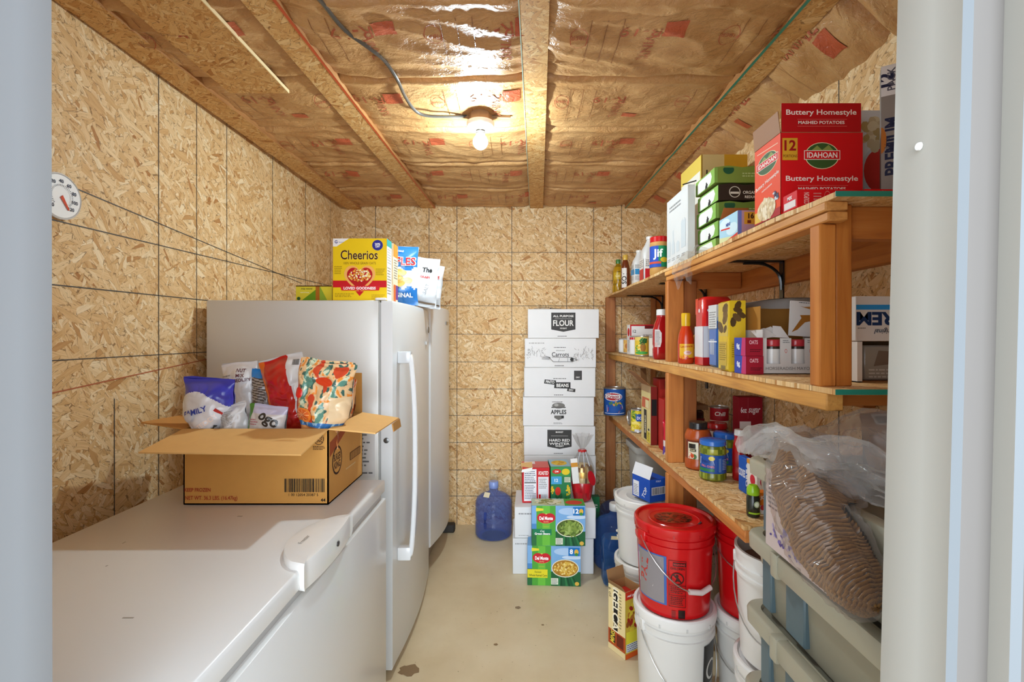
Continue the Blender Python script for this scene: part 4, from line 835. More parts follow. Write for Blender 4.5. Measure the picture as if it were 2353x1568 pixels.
bucket('white lidded bucket on the floor under the near red bucket', .60, 1.87, 0, .152, .38, wh, '#e6e4e0', .3, [(.55, .10, .06, .22, [('r', 0, 0, 1, 1, '#2c2a29'), ('e', .5, .55, .34, .17, '#dcdad5'), ('e', .5, .55, .26, .13, '#2c2a29'), ('n', .1, .08, .9, .35, 6, '#dcdad5')])], (.0, .24, True))
bucket('red lidded bucket with a dirty lid, stacked on a white bucket', .60, 1.87, .372, .150, .332, RDB, RDB, .0, [(-.23, .062, .05, .17, warnlab()), (-1.0, .14, .05, .18, homer), (-.20, .05, .01, .03, [('r', .0, 0, .3, .9, '#8a1416'), ('r', .5, 0, 1, 1, '#241214')])], (.35, .17, True), grime=True)
bucket('white bucket under the second red bucket', .902, 1.85, 0, .147, .365, wh, '#e6e4e0', -.2, None, (-.5, .14, False))
bucket('second red bucket, half under the lower shelf', .902, 1.85, .358, .147, .34, RDB, RDB, .1, [(-.5, .10, .05, .16, [('t', .5, .7, .3, 'Y', {'rot': 12, 'bold': 0}, '#8e1212'), ('t', .5, .3, .3, 'RB', {'rot': 80, 'bold': 0}, '#8e1212')])], (-.6, .10, False))
bucket('white bucket on the floor directly beyond the grey totes', .85, 1.556, 0, .149, .362, wh, '#e6e4e0', 0, None, None)
bucket('open white bucket holding brown meal beyond the grey totes', .85, 1.556, .3635, .149, .35, '#e2e0dc', None, .2, None, (-.9, .2, False), open_fill='#8a5a34')
bucket('white lidded bucket below the blue and white box under the lower shelf', .625, 2.385, .3125, .15, .307, wh, '#e4e2dc', 0)
bucket('white bucket on the floor beneath the lidded bucket with the blue box', .625, 2.385, 0, .15, .3155, wh, '#e4e2dc', 0, group='white buckets on the floor under the shelf')
bucket('white bucket behind the middle post under the shelf', .905, 2.52, .3125, .148, .307, '#d6d4cc', '#dedcd4', 0)
bucket('white bucket on the floor beneath the one behind the middle post', .905, 2.52, 0, .148, .3155, '#d6d4cc', '#dedcd4', 0, group='white buckets on the floor under the shelf')
t = thing('storage_bin', 'tall grey translucent bin under the far end of the lower shelf', 'bin', (.85, 3.0, 0))
b = MB(); b.rings([rr(.22, .22, .04, 0), rr(.24, .24, .04, .01), rr(.29, .29, .05, .70)], '#b3b0a8'); b.obj('body', 'milky', t)
b = MB(); b.rings([rr(.31, .31, .05, .70), rr(.32, .32, .05, .71), rr(.32, .32, .05, .738), rr(.30, .30, .05, .742)], '#bab8b2'); b.obj('lid', 'milky', t)
# blue and white opened box on the bucket
t = thing('opened_box', 'opened blue and white box on a white bucket under the lower shelf', 'box', (.63, 2.335, .6215), .42)
b = MB(); sx, sy, sz = .10, .13, .105
b.box(-sx/2, -sy/2, 0, sx/2, sy/2, sz, '#1f4fb0', .001); mp, Wf, Hf = face('left', sx, sy, sz); b.deco([('r', .06, .06, .4, .75, '#e6e6ea'), ('n', .09, .1, .37, .6, 7, '#556'), ('t', .72, .35, .2, 'TOP', {'rot': 62, 'bold': .02}, '#e6e6ea')], mp, Wf, Hf)
mp, Wf, Hf = face('front', sx, sy, sz); b.deco([('r', .1, .3, .9, .65, '#cfd0d4'), ('b', .15, .33, .85, .62, BK), ('t', .5, .9, .08, 'FOLD', {'bold': .02}, '#dfe6f4')], mp, Wf, Hf); b.obj('body', 'card', t)
b = MB(); b.slab((-sx/2, sy/2, sz), (-sx/2, -sy/2, sz), (-sx/2+.02, -sy/2, sz+.055), (-sx/2+.02, sy/2, sz+.055), .001, '#dfe0e4'); b.obj('flap', 'card', t)
# food box on the floor
t = thing('snack_box', 'open cream and red snack box on the floor by the near red bucket', 'snack box', (.462, 2.093, 0), .555)
b = MB(); sx, sy, sz = .10, .106, .29
for q in ((0, 0, .002, sy), (sx-.002, 0, sx, sy), (0, 0, sx, .002), (0, sy-.002, sx, sy)): b.box(q[0], q[1], 0, q[2], q[3], sz, '#b08a5a')
b.box(0, 0, 0, sx, sy, .003, '#b08a5a'); b.box(.004, .004, .003, sx-.004, sy-.004, .25, '#c03024')
OR = '#c8541c'
lf = lambda u, v, l: Vector((-l, sy-u, v))
b.deco([('r', 0, 0, 1, 1, '#e6d29a'), ('r', .32, .30, .56, .97, '#1e1c1a'), ('t', .44, .63, .14, 'ANGELCAKES', {'rot': -90, 'fit': 0, 'bold': .02}, '#f2ead0'), ('r', .0, .09, 1, .32, '#b04a20'), ('r', .1, .14, .42, .3, '#2a221c'), ('t', .26, .22, .09, 'MINIS', {'rot': 84, 'bold': .02, 'w': .5}, '#e8d24a'), ('r', .5, .12, .9, .3, '#6b2a1a'), ('t', .12, .87, .06, '6 oz', {'rot': -80, 'bold': 0}, '#3a3020'), ('n', .66, .4, .8, .95, 12, '#8a7a50'), ('r', 0, 0, 1, .09, '#e3cf9c')], lf, sy, sz)
ff = lambda u, v, l: Vector((u, -l, v))
b.deco([('r', 0, 0, 1, 1, '#c3a83a'), ('r', 0, .88, 1, 1, '#c8341f'), ('t', .5, .93, .05, 'real pretzels', {'w': .9, 'bold': .01}, '#fff'), ('s', .5, .6, .4, .2, 40, .03, ['#8a4a1c', '#b0722c', '#d8c23a', '#9c2a1a'], 4), ('r', .05, .22, .95, .4, '#d8cf3a'), ('r', .05, .1, .95, .22, '#c8d0da'), ('n', .1, .1, .9, .22, 4, '#556'), ('r', 0, 0, 1, .08, OR)], ff, sx, sz); b.obj('body', 'card', t)
b = MB(); b.slab((0, sy, sz), (sx, sy, sz), (sx, sy+.015, sz+.05), (0, sy+.015, sz+.05), .0015, '#96714a'); b.slab((0, 0, sz), (0, sy, sz), (-.01, sy-.01, sz+.02), (-.01, .01, sz+.02), .0015, '#8a6844'); b.obj('flap', 'card', t)
# ================================================================== grey totes by the doorway
def tote(label, z, hh, x0, rot, detail=True, foot_scale=.86):
    Lx, Ly = .40, .775
    t = thing('storage_tote', label, 'tote', (x0 + Lx/2, 1.015, z), rot, 'grey storage totes')
    G1 = '#918d7b'; G2 = '#a8a38f'; GB = '#566a72'
    b = MB(); bw_, bl_ = (Lx-.05), (Ly-.05)
    def body(z_, k): return [(x, y, z_) for x, y in rrect(bw_*k, bl_*k, .035, 5)]
    b.rings([body(0, .93), body(.006, .95), body(hh*.62, .985), body(hh*.63, 1.0), body(hh-.012, 1.01)], G1)
    # blue-grey strips painting the bluish shade of recesses, and gussets on the aisle side
    for (y0, y1) in ((.27, .315), (.12, .20), (-.30, -.22)):
        b.box(-bw_/2-.006, y0, hh*.08, -bw_/2+.02, y1, hh-.02, GB, .004)
    for y0 in (.325, .205):
        b.slab((-bw_/2-.012, y0, hh-.02), (-bw_/2-.012, y0-.06, hh-.02), (-bw_/2-.002, y0-.045, hh*.55), (-bw_/2-.002, y0, hh*.62), .004, G2)
    b.obj('body', 'plastic', t)
    b = MB()
    def rim(z_, gx, r=.05): return [(x, y, z_) for x, y in rrect(Lx + gx, Ly + gx, r, 6)]
    b.rings([rim(hh-.045, -.010), rim(hh-.043, .0), rim(hh-.010, .002), rim(hh-.003, -.004), rim(hh, -.014), rim(hh, -.05), rim(hh-.012, -.06)], G2, cap0=False, cap1=False)
    b.rings([rim(hh-.045, -.010), rim(hh-.044, -.045)], G1, cap0=False, cap1=False)
    b.box(-Lx/2-.009, -.20, hh-.05, -Lx/2+.02, .20, hh+.003, G2, .006, seg=2)
    for y0 in (.215, -.205): b.box(-Lx/2-.013, y0-.032, hh-.058, -Lx/2+.022, y0, hh+.005, G2, .006, seg=2)
    for y0 in (.2155, -.2385): b.box(-Lx/2-.0100, y0-.002, hh-.052, -Lx/2+.01, y0+.001, hh-.006, '#63757c')
    b.obj('rim', 'plastic', t)
    b = MB(); b.box(-Lx/2+.02, -Ly/2+.02, hh-.03, Lx/2-.02, Ly/2-.02, hh-.008, '#7a7768', .004); b.obj('lid', 'plastic', t)
    return t
TX = .648
tote('grey plastic tote at the floor, lowest of the stack by the doorway', 0, .437, TX-.002, .03)
tote('grey plastic tote second from the floor in the stack by the doorway', .4372, .205, TX, .02)
tote('grey plastic tote third from the floor, with paper sheet on its side', .6424, .205, TX, .0)
tote('topmost grey plastic tote, under the clear bag', .8476, .205, TX+.002, .0)
# ================================================================== groceries: builders
def jar(name, label, cat, x, y, z, prof, colf, cap, capcol, mat='gloss', decos=[], n=32, capmat='gloss', rotz=0, group=None, capn=28):
    """turned bottle or jar: body profile, cap profile, decals wrapped on the body"""
    t = thing(name, label, cat, (x, y, z + .0006), rotz, group)
    b = MB(); b.lathe(prof, '#fff', n, colf=colf) if callable(colf) else b.lathe(prof, colf, n)
    for R, a, W, h0, Hd, pr in decos: b.deco(pr, wrapmap(R + .0006, a, W, h0), W, Hd, True)
    b.obj('body', mat, t)
    if cap: b = MB(); b.lathe(cap, capcol, capn); b.obj('lid' if cap[0][0] > .03 else 'cap', capmat, t)
    return t
def can(label, x, y, z, R, Hc, decos, base='#d8d8d6', rotz=0, lying=None, group=None):
    t = thing('food_can', label, 'can', (x, y, z + .0006), rotz, group)
    T = lying or Matrix()
    b = MB(); b.lathe([(R*.97, 0), (R, .003), (R, .006), (R*.975, .008), (R*.975, Hc-.008), (R, Hc-.006), (R, Hc-.002), (R*.94, Hc), (R*.92, Hc-.004), (.001, Hc-.004)], ['#b9b8b4']*3 + [base] + ['#c4c3bf']*5, 36, T, mat=0)
    for k in range(len(b.m)):
        if 36*3 <= k < 36*4: b.m[k] = 1
    n0 = len(b.f)
    for a, W, h0, Hd, pr in decos: b.deco(pr, wrapmap(R*.977 + .0004, a, W, h0), W, Hd, True, T, mat=1)
    b.obj('body', ['tin', 'card'], t); return t
# ================================================================== top shelf
zt = ZT + .0008
oil = lambda k, a: '#b58a14' if noise.noise(Vector((a*9, k*5, 2))) > -.1 else '#8a6a10'
jar('oil_bottle', 'bottle of golden cooking oil at the far end of the top shelf', 'bottle', .715, 3.47, zt, [(.036, 0), (.041, .008), (.041, .06), (.037, .075), (.041, .09), (.041, .16), (.03, .19), (.016, .21), (.014, .225)], oil, [(.017, .215), (.018, .24), (.016, .245)], '#3f7a3a', decos=[(.041, -.3, .06, .10, .05, [('r', 0, 0, 1, 1, '#c8a62a'), ('t', .5, .5, .35, 'Oil', {'bold': .02}, '#f3e7a0')])])
jar('sauce_bottle', 'slim brown sauce bottle with white label beside the oil', 'bottle', .715, 3.24, zt, [(.026, 0), (.029, .006), (.029, .15), (.02, .19), (.013, .21)], '#6e3014', [(.0165, .205), (.017, .235), (.015, .24)], '#d8b04a', decos=[(.029, -.5, .035, .02, .13, [('r', 0, 0, 1, 1, '#e6e2dc'), ('t', .5, .5, .25, 'SOY', {'rot': 90, 'bold': .03}, '#333')])])
def jug(label, x, y, hh, w_, deco_, capc='#e9e7e2'):
    t = thing('plastic_jug', label, 'jug', (x, y, zt))
    b = MB(); q = lambda w2, d2, r, z, dx=0: [(px + dx, py, z) for px, py in rrect(w2, d2, r, 4)]
    b.rings([q(w_*.92, w_*.92, .02, 0), q(w_, w_, .022, .008), q(w_, w_, .022, hh*.62), q(w_*.9, w_*.9, .03, hh*.72), q(w_*.55, w_*.55, .025, hh*.84), q(.034, .034, .0165, hh*.92), q(.034, .034, .0165, hh*.97)], '#dcdcda')
    mp = lambda u, v, l: Vector((-w_/2+u, -w_/2-l, v)); b.deco(deco_, mp, w_, hh)
    mp = lambda u, v, l: Vector((-w_/2-l, w_/2-u, v)); b.deco(deco_, mp, w_, hh); b.obj('body', 'milky', t)
    b = MB(); b.tube(smooth([(.0, w_*.2, hh*.86), (0, w_*.38, hh*.84), (0, w_*.46, hh*.74), (0, w_*.46, hh*.62), (0, w_*.40, hh*.56)], 4), .010, '#dcdcda', 10); b.obj('handle', 'milky', t)
    b = MB(); b.lathe([(.018, hh*.94), (.02, hh*.945), (.02, hh), (.017, hh*1.01)], capc, 20); b.obj('cap', 'gloss', t)
jug('white plastic jug with blue label on the top shelf', .745, 2.99, .225, .085, [('r', .08, .33, .95, .48, '#2f8fc8'), ('n', .08, .5, .9, .6, 3, '#666'), ('n', .08, .18, .9, .3, 4, '#888')])
jug('white plastic jug with red and white label next to the peanut butter', .752, 2.78, .265, .095, [('r', .1, .06, .95, .30, '#c8202a'), ('r', .1, .30, .95, .52, '#ecebe8'), ('n', .14, .34, .9, .5, 4, '#555')])
jf = [('r', 0, 0, 1, 1, '#1f8a5a'), ('r', 0, .0, .5, 1, '#2a50b0'), ('p', [(0, 0), (.18, 0), (.10, 1), (0, 1)], '#c8202a'), ('p', [(.25, 0), (1, 0), (1, 1), (.42, 1)], '#1f8a5a'), ('t', .48, .60, .50, 'Jif', {'bold': .025, 'w': .6}, '#fff'), ('e', .72, .34, .15, .12, '#d8b82a'), ('r', .02, .16, .6, .26, '#c8503a'), ('r', 0, 0, .6, .14, '#2a50b0')]
jar('peanut_butter_jar', 'red-lidded peanut butter jar on the top shelf', 'jar', .705, 2.43, zt, [(.043, 0), (.046, .006), (.046, .03), (.0445, .034), (.0445, .145), (.046, .15), (.044, .163), (.040, .168)], lambda k, a: '#b98a4a' if k < .5 else '#c49254', [(.0425, .163), (.0445, .165), (.0445, .188), (.042, .191)], '#c4141c', mat='card', decos=[(.0446, -.35, .125, .038, .105, jf)])
jar('water_bottle', 'small clear bottle with blue and white label behind the peanut butter', 'bottle', .752, 2.345, zt, [(.027, 0), (.029, .006), (.029, .14), (.024, .175), (.014, .20)], '#dfe2e6', [(.016, .195), (.016, .215), (.014, .218)], '#e9e9e9', decos=[(.029, -.7, .06, .03, .075, [('r', 0, 0, 1, 1, '#2a62b0'), ('l', 0, .2, 1, .8, .2, '#eceef2'), ('t', .5, .5, .3, 'H2O', {'bold': .02}, '#fff')])])
gb_ = '#b4bcc2'
def shape_bottle(cu, w_, h0, h1, neck): return [('p', [(cu-w_, h0), (cu+w_, h0), (cu+w_, h0+(h1-h0)*neck), (cu+w_*.35, h0+(h1-h0)*(neck+.15)), (cu+w_*.3, h1), (cu-w_*.3, h1), (cu-w_*.35, h0+(h1-h0)*(neck+.15)), (cu-w_, h0+(h1-h0)*neck)], '#c2c9cd')]
wb = shape_bottle(.12, .075, .17, .40, .85) + shape_bottle(.33, .075, .18, .52, .45) + shape_bottle(.56, .075, .19, .34, .8) + shape_bottle(.82, .10, .21, .57, .95) + [('n', .05, .09, .2, .14, 2, '#999'), ('n', .28, .09, .42, .14, 2, '#999'), ('n', .5, .09, .65, .14, 2, '#999'), ('n', .75, .09, .92, .14, 2, '#999'), ('n', .15, .80, .75, .9, 2, '#9a9a9a')]
carton('bottle_gift_box', 'tall white box with grey bottle pictures on the top shelf', 'box', .678, 1.945, zt, .030, .27, .305, '#d2d3d2', {'left': wb})
# stack of drink packs
gc = ['#8fb85a', '#7fae4e', '#86b455', '#8dbb5c', '#87b052']
for i in range(5):
    fz0 = zt + i*.0645
    lab = ['green-ended drink pack at the bottom of the stack on the top shelf', 'green-ended drink pack, second from the bottom of its stack', 'green-ended drink pack in the middle of its stack', 'dark brown drink pack with round organic seal, second from the top of its stack', 'olive green drink pack with scalloped top, topmost of its stack'][i]
    fc = ['#6a8a3a', '#4a5a2a', '#6e8a3a', '#33261e', '#7f9440'][i]
    x, y, z, sx, sy, sz = .722 + .006*(i % 2) - .004*(i == 4), 1.775, fz0, .20, .19, .062
    t = thing('drink_pack', lab, 'drink pack', (x+sx/2, y+sy/2, z), .02*(i % 2), 'stack of drink packs')
    b = MB(); n = 8
    topz = [sz*(1 - .10*(.5+.5*cos(2*pi*q/n*2))) for q in range(n+1)]
    ring = [(-sx/2+sx*q/n, topz[q]) for q in range(n+1)]
    pr_ = [(-sx/2, 0)] + ring + [(sx/2, 0)]
    b.rings([[(px, -sy/2, pz) for px, pz in pr_][::-1], [(px, sy/2, pz) for px, pz in pr_][::-1]], fc, smooth=False)
    mp, Wf, Hf = face('left', sx, sy, sz*.9)
    b.deco([('r', 0, 0, 1, .99, gc[i]), ('p', [(.10, .06), (.66, .06), (.8, .2), (.86, .55), (.8, .9), (.22, .9), (.1, .7)], '#e6e8e4'), ('p', [(.52, .02), (.64, .02), (.66, .28), (.60, .34), (.54, .26)], '#2a2a28'), ('e', .59, .36, .03, .08, '#2a2a28'), ('l', .44, .1, .44, .88, .02, '#cdd0cc')], mp, Wf, Hf)
    mp, Wf, Hf = face('front', sx, sy, sz*.88)
    fr_ = [('r', 0, 0, 1, 1, fc), ('e', .3, .55, .105, .38, '#d8d2c4'), ('e', .3, .55, .09, .33, fc), ('r', .22, .42, .38, .56, '#d8d2c4'), ('t', .70, .52, .2, 'ORGANIC MILK', {'bold': .02, 'w': .5}, '#e8e4da'), ('t', .70, .22, .18, 'REDUCED FAT', {'bold': .02, 'w': .45}, '#e8e4da')] if i == 3 else [('r', 0, 0, .05, 1, gc[i]), ('e', .25, .86, .1, .3, '#24583a'), ('n', .5, .35, .95, .7, 2, '#b9c888')]
    b.deco(fr_, mp, Wf, Hf); b.obj('carton', 'card', t)
yb_ = [('r', 0, 0, 1, 1, '#d9c48a'), ('r', .5, .86, 1, 1, '#d2a12a'), ('r', 0, 0, .03, 1, '#a8802a'), ('r', .11, .58, .14, .86, '#2a2522'), ('t', .3, .70, .08, 'drink', {'rot': 65, 'bold': .02}, '#2a2522'), ('l', .32, .86, .45, .6, .01, '#4a2a22'), ('l', .36, .86, .5, .58, .01, '#b06a5a'), ('n', .55, .66, .68, .8, 4, '#5a4a3a'), ('b', .74, .66, .98, .84, '#3a302a')]
carton('drink_mix_box', 'tall yellow drink box behind the drink pack stack on the top shelf', 'box', .79, 2.10, zt, .20, .26, .483, '#e0c45a', {'front': yb_, 'left': [('r', .04, .02, .96, .86, '#e9e6da'), ('l', .1, .88, .8, .80, .012, '#222'), ('p', [(.35, .62), (.6, .72), (.72, .8), (.62, .64), (.4, .56)], '#c8202a')]})
sk = [('r', 0, 0, 1, 1, '#a9d2e6'), ('e', .3, .75, .3, .2, '#d8ecf5'), ('e', .7, .5, .3, .2, '#cfe6f0'), ('p', [(0, 0), (1, 0), (1, .2), (0, .36)], '#d8dca8'), ('p', [(.4, 0), (1, 0), (1, .3), (.35, .16)], '#cf3a34'), ('l', .1, .62, .6, .55, .05, '#d8362f'), ('t', .5, .70, .12, 'MINI', {'bold': .03}, '#3a5aa8')]
t = thing('snack_box', 'opened blue and orange snack box in front of the drink packs on the top shelf', 'snack box', (.75, 1.62, zt))
b = MB(); b.box(-.05, -.07, 0, .05, .07, .098, '#b4a8a0', .001); mp, Wf, Hf = face('left', .1, .14, .098); b.deco(sk, mp, Wf, Hf)
mp, Wf, Hf = face('front', .1, .14, .098); b.deco([('r', 0, 0, 1, 1, '#b48a9a'), ('r', 0, 0, .12, 1, '#6a72b4'), ('r', .2, .55, 1, .95, '#d3962a'), ('t', .42, .82, .18, '16', {'bold': .04}, '#3a1a10'), ('r', .3, .58, .42, .68, '#7a2a10'), ('r', .12, 0, 1, .24, '#b03426'), ('r', .2, .05, .5, .2, '#cfa8a0'), ('r', .6, .05, .95, .2, '#cfa8a0')], mp, Wf, Hf); b.obj('body', 'card', t)
b = MB(); b.slab((-.05, .07, .098), (.05, .07, .098), (.045, .06, .14), (-.04, .06, .14), .0012, '#a4602c'); b.slab((.05, -.07, .098), (.05, .07, .098), (.085, .06, .118), (.085, -.06, .118), .001, '#a4602c'); b.obj('flap', 'card', t)
# mashed potato carton
IR = '#d40f18'
emb = lambda cu, cv, r, q: [('e', cu, cv, r*1.05, q*1.05, '#e8dcb0'), ('e', cu, cv, r, q, '#3a5a2a'), ('p', [(cu-r*.8, cv+q*.25), (cu-r*.3, cv+q*.8), (cu, cv+q*.45), (cu+r*.4, cv+q*.85), (cu+r*.8, cv+q*.25)], '#8a9a4a'), ('p', [(cu-r*1.1, cv-q*.32), (cu+r*1.1, cv-q*.32), (cu+r*1.1, cv+q*.42), (cu-r*1.1, cv+q*.42)], '#efe2d0'), ('p', [(cu-r*1.06, cv-q*.27), (cu+r*1.06, cv-q*.27), (cu+r*1.06, cv+q*.37), (cu-r*1.06, cv+q*.37)], IR), ('t', cu, cv+q*.05, q*.44, 'IDAHOAN', {'w': r*1.85, 'fit': 1, 'bold': .02}, '#f6efe6')]
mash = lambda cu, cv, ru, rv, sd_: [('e', cu, cv, ru, rv, '#e0c9a0'), ('s', cu, cv, ru*.9, rv*.85, 60, .028, ['#ead8b2', '#d8bd90', '#f2e4c6', '#e3cda4'], sd_, 1.5)]
idf = [('t', .5, .43, .082, 'Buttery Homestyle', {'w': .88, 'fit': 1, 'bold': .015}, '#f2e6dc'), ('l', .2, .352, .82, .352, .005, '#d86a60'), ('t', .5, .312, .038, 'MASHED POTATOES', {'w': .58, 'fit': 1, 'bold': .02}, '#f2e6dc'), ('l', .2, .27, .82, .27, .005, '#d86a60'), ('n', .35, .24, .68, .26, 1, '#e8a8a0')] + emb(.5, .715, .20, .155) + [
       ('p', [(.015, .66), (.20, .66), (.20, .93), (.015, .93)], '#d8a02a'), ('t', .11, .84, .13, '12', {'bold': .03}, '#9c1418'), ('t', .11, .71, .035, 'PORTIONS', {'w': .17, 'bold': .01}, '#7a3a10'), ('s', .22, .07, .2, .07, 50, .015, ['#b8402a', '#7a2a1c', '#d86a4a'], 2, 3)] + [('e', .54, .04, .27, .16, '#e0c9a0'), ('s', .54, .08, .22, .09, 50, .026, ['#ead8b2', '#d8bd90', '#f2e4c6', '#e3cda4'], 3, 1.6), ('s', .84, .12, .08, .05, 14, .02, ['#3a6a34', '#2a4a24', '#c8302a'], 8), ('e', .92, .18, .075, .078, '#d84a40'), ('e', .92, .18, .068, .07, IR), ('t', .92, .18, .03, 'QUALITY', {'w': .1, 'bold': .01}, '#e8a8a0'), ('r', 0, -.001, 1, .0, IR)]
t = thing('mashed_potato_box', 'large open red mashed potato carton on the near end of the top shelf', 'food box', (.757, 1.279, zt))
sx, sy, sz = .204, .132, .204
b = MB(); e = .002
for q in ((-sx/2, -sy/2, -sx/2+e, sy/2), (sx/2-e, -sy/2, sx/2, sy/2), (-sx/2, -sy/2, sx/2, -sy/2+e), (-sx/2, sy/2-e, sx/2, sy/2)): b.box(q[0], q[1], 0, q[2], q[3], sz, '#a8764a')
b.box(-sx/2, -sy/2, 0, sx/2, sy/2, .003, '#a8764a')
mp, Wf, Hf = face('front', sx, sy, sz); b.deco([('r', 0, 0, 1, 1, IR)] + idf, mp, Wf, Hf)
mp, Wf, Hf = face('left', sx, sy, sz); b.deco([('r', 0, 0, 1, 1, '#e8480f'), ('l', .1, .93, .9, .9, .01, '#f0d0b0')] + emb(.5, .74, .38, .13) + [('t', .5, .50, .06, 'Buttery Homestyle', {'w': .9, 'fit': 1, 'rot': 8, 'bold': .02}, '#f6e8dc'), ('t', .5, .42, .035, 'mashed potatoes', {'w': .75, 'rot': 8, 'bold': .01}, '#f6e8dc'), ('r', 0, 0, 1, .10, '#b01818'), ('s', .8, .25, .12, .06, 12, .02, ['#2a3a5a', '#7a2a3a', '#cfd6dc'], 4), ('r', .02, .02, .3, .16, '#e0b84a')] + mash(.48, .15, .36, .14, 6), mp, Wf, Hf); b.obj('body', 'card', t)
b = MB(); fl = .072; b.box(-sx/2+.001, -sy/2, sz+.001, sx/2-.004, -sy/2+e, sz+fl, '#a8764a'); mp = lambda u, v, l: Vector((-sx/2+.001+u, -sy/2-l, sz+.001+v))
b.deco([('r', 0, 0, 1, 1, '#b80d16'), ('t', .5, .66, .24, 'Buttery Homestyle', {'w': .88, 'fit': 1, 'bold': .015}, '#f2e6dc'), ('l', .2, .44, .82, .44, .015, '#d86a60'), ('t', .5, .33, .11, 'MASHED POTATOES', {'w': .58, 'fit': 1, 'bold': .02}, '#f2e6dc'), ('l', .2, .2, .82, .2, .015, '#d86a60')], mp, sx-.005, fl); b.obj('flap', 'card', t)
b = MB(); b.slab((-sx/2, sy/2, sz), (-sx/2, -sy/2, sz), (-sx/2-.004, -sy/2+.004, sz+.055), (-sx/2-.004, sy/2, sz+.055), .002, '#9a6a40'); b.obj('flap', 'card', t)
rp = [('r', 0, 0, 1, 1, IR), ('t', .16, .5, .3, 'COUPON', {'rot': 90, 'bold': .02, 'w': .2}, '#e8b0a8'), ('n', .28, .2, .45, .85, 4, '#d88a80'), ('e', .52, .5, .06, .42, '#d86a60'), ('e', .52, .5, .054, .36, IR), ('n', .62, .2, .95, .8, 4, '#d88a80')]
carton('potato_packet', 'small red packet lying in front of the mashed potato carton', 'packet', .657, 1.145, zt, .135, .062, .042, IR, {'front': rp, 'left': [('r', .1, .1, .9, .5, '#e6dcd8'), ('t', .5, .7, .2, 'MIX', {'bold': .03}, '#fff')]}, group='red packets in front of the potato carton')
carton('potato_packet', 'small red packet lying at the shelf end below the grey and white cracker carton', 'packet', .797, 1.125, zt, .085, .05, .036, '#a80d16', {'front': rp}, rotz=.05, group='red packets in front of the potato carton')
cr_ = [('r', 0, 0, 1, 1, '#e8e8ea'), ('e', .60, .46, .38, .23, '#dcdce0'), ('e', .60, .46, .33, .20, '#dc3c34'), ('s', .5, .78, .25, .13, 34, .04, ['#d8c49a', '#e8dab4', '#c4a872'], 4, 1.2), ('p', [(0, .93), (.12, .98), (0, .86)], IR)]
carton('cracker_carton', 'white carton with a red soup bowl picture behind the mashed potato carton', 'carton', .885, 1.30, zt, .14, .08, .30, '#e6e6e6', {'front': cr_})
pm = [('r', 0, 0, 1, .79, '#928d88'), ('r', 0, .79, 1, 1, '#e6e7ea'), ('t', .140, .44, .080, 'PREMIUM', {'rot': 90, 'w': .9, 'bold': .03}, '#262a4a'), ('t', .06, .90, .09, '12', {'rot': 90, 'bold': .04}, '#262a4a'), ('t', .13, .90, .045, 'PACK', {'rot': 90, 'bold': .02}, '#5a5a6a'), ('e', .0, .49, .07, .09, '#b8702a'), ('t', .075, .45, .028, 'saltine', {'rot': 90, 'bold': .0}, '#262a4a'), ('p', [(0, 0), (.2, 0), (0, .07)], IR)]
carton('cracker_carton', 'tall grey and white cracker carton at the near end of the top shelf', 'carton', .8905, 1.141, zt, .155, .06, .355, '#8e8984', {'front': pm}, rotz=-.6)
b = MB(); n = 12
def wrapf(u, v):
    x = -.02 - .012*sin(v*5) + .06*max(0, v-.62); z = .02 - .15*max(0, .75-v)
    if v > .75: x = .0 + (v-.75)*.25; z = .006 + .02*(v-.75)
    q = Vector((u*5, v*5, 3)); return Vector((x + .012*noise.noise(q), (u-.5)*.30*(.55+.45*v) + .015*noise.noise(q*1.7), z + .016*noise.noise(q*1.3) - .02*sin(u*9)*(1-v)))
b.grid(wrapf, 26, 26, '#f0eeea'); tag(b.obj('plastic_wrap', 'clear', None, (.655, 1.86, ZT + .004)), 'torn clear plastic wrap hanging over the top shelf edge', 'plastic wrap')
# ================================================================== middle shelf
zm = ZM + .0008
can('small white can at the far end of the middle shelf', .712, 3.26, zm, .036, .10, [(-.4, .09, .01, .08, [('r', 0, 0, 1, 1, '#e4e3e0'), ('r', .6, 0, .8, 1, '#c8a05a')])])
can('small tan-labelled can near the far end of the middle shelf', .715, 3.14, zm, .034, .10, [(-.4, .10, .01, .08, [('r', 0, 0, 1, 1, '#d0a050'), ('r', .1, .3, .6, .7, '#e0b870'), ('e', .4, .5, .1, .2, '#b0703a')])])
tb = [('r', 0, 0, 1, 1, '#c01a22'), ('r', .04, .05, .97, .95, '#e6e4e2'), ('r', .52, .86, .86, .97, '#6a1418'), ('t', .15, .78, .10, '12', {'bold': .02}, '#555'), ('t', .62, .65, .09, 'organic', {'bold': 0, 'w': .4}, '#555'), ('t', .62, .44, .16, 'TOMATO', {'w': .55, 'fit': 1, 'bold': .02}, '#333'), ('t', .62, .26, .12, 'PASTE', {'w': .4, 'bold': .02}, '#333'), ('s', .15, .2, .16, .14, 30, .05, ['#c8341f', '#d85a2a', '#e0b08a'], 3)]
carton('tomato_carton', 'red and white tomato carton standing behind the cans on the middle shelf', 'carton', .690, 2.99, zm, .17, .085, .185, '#c01a22', {'front': tb, 'left': [('r', 0, 0, 1, 1, '#e4e2e0'), ('e', .5, .75, .35, .14, '#c8241f'), ('n', .2, .1, .8, .5, 8, '#777')]})
can('white and red can in front of the tomato carton', .700, 2.88, zm, .038, .115, [(-.2, .16, .008, .098, [('r', 0, 0, 1, 1, '#e4e2df'), ('p', [(.6, 0), (.8, 0), (.7, .5)], '#c01a22'), ('r', .1, .86, 1, 1, '#c01a22'), ('e', .75, .75, .1, .1, '#e8a8a0')])])
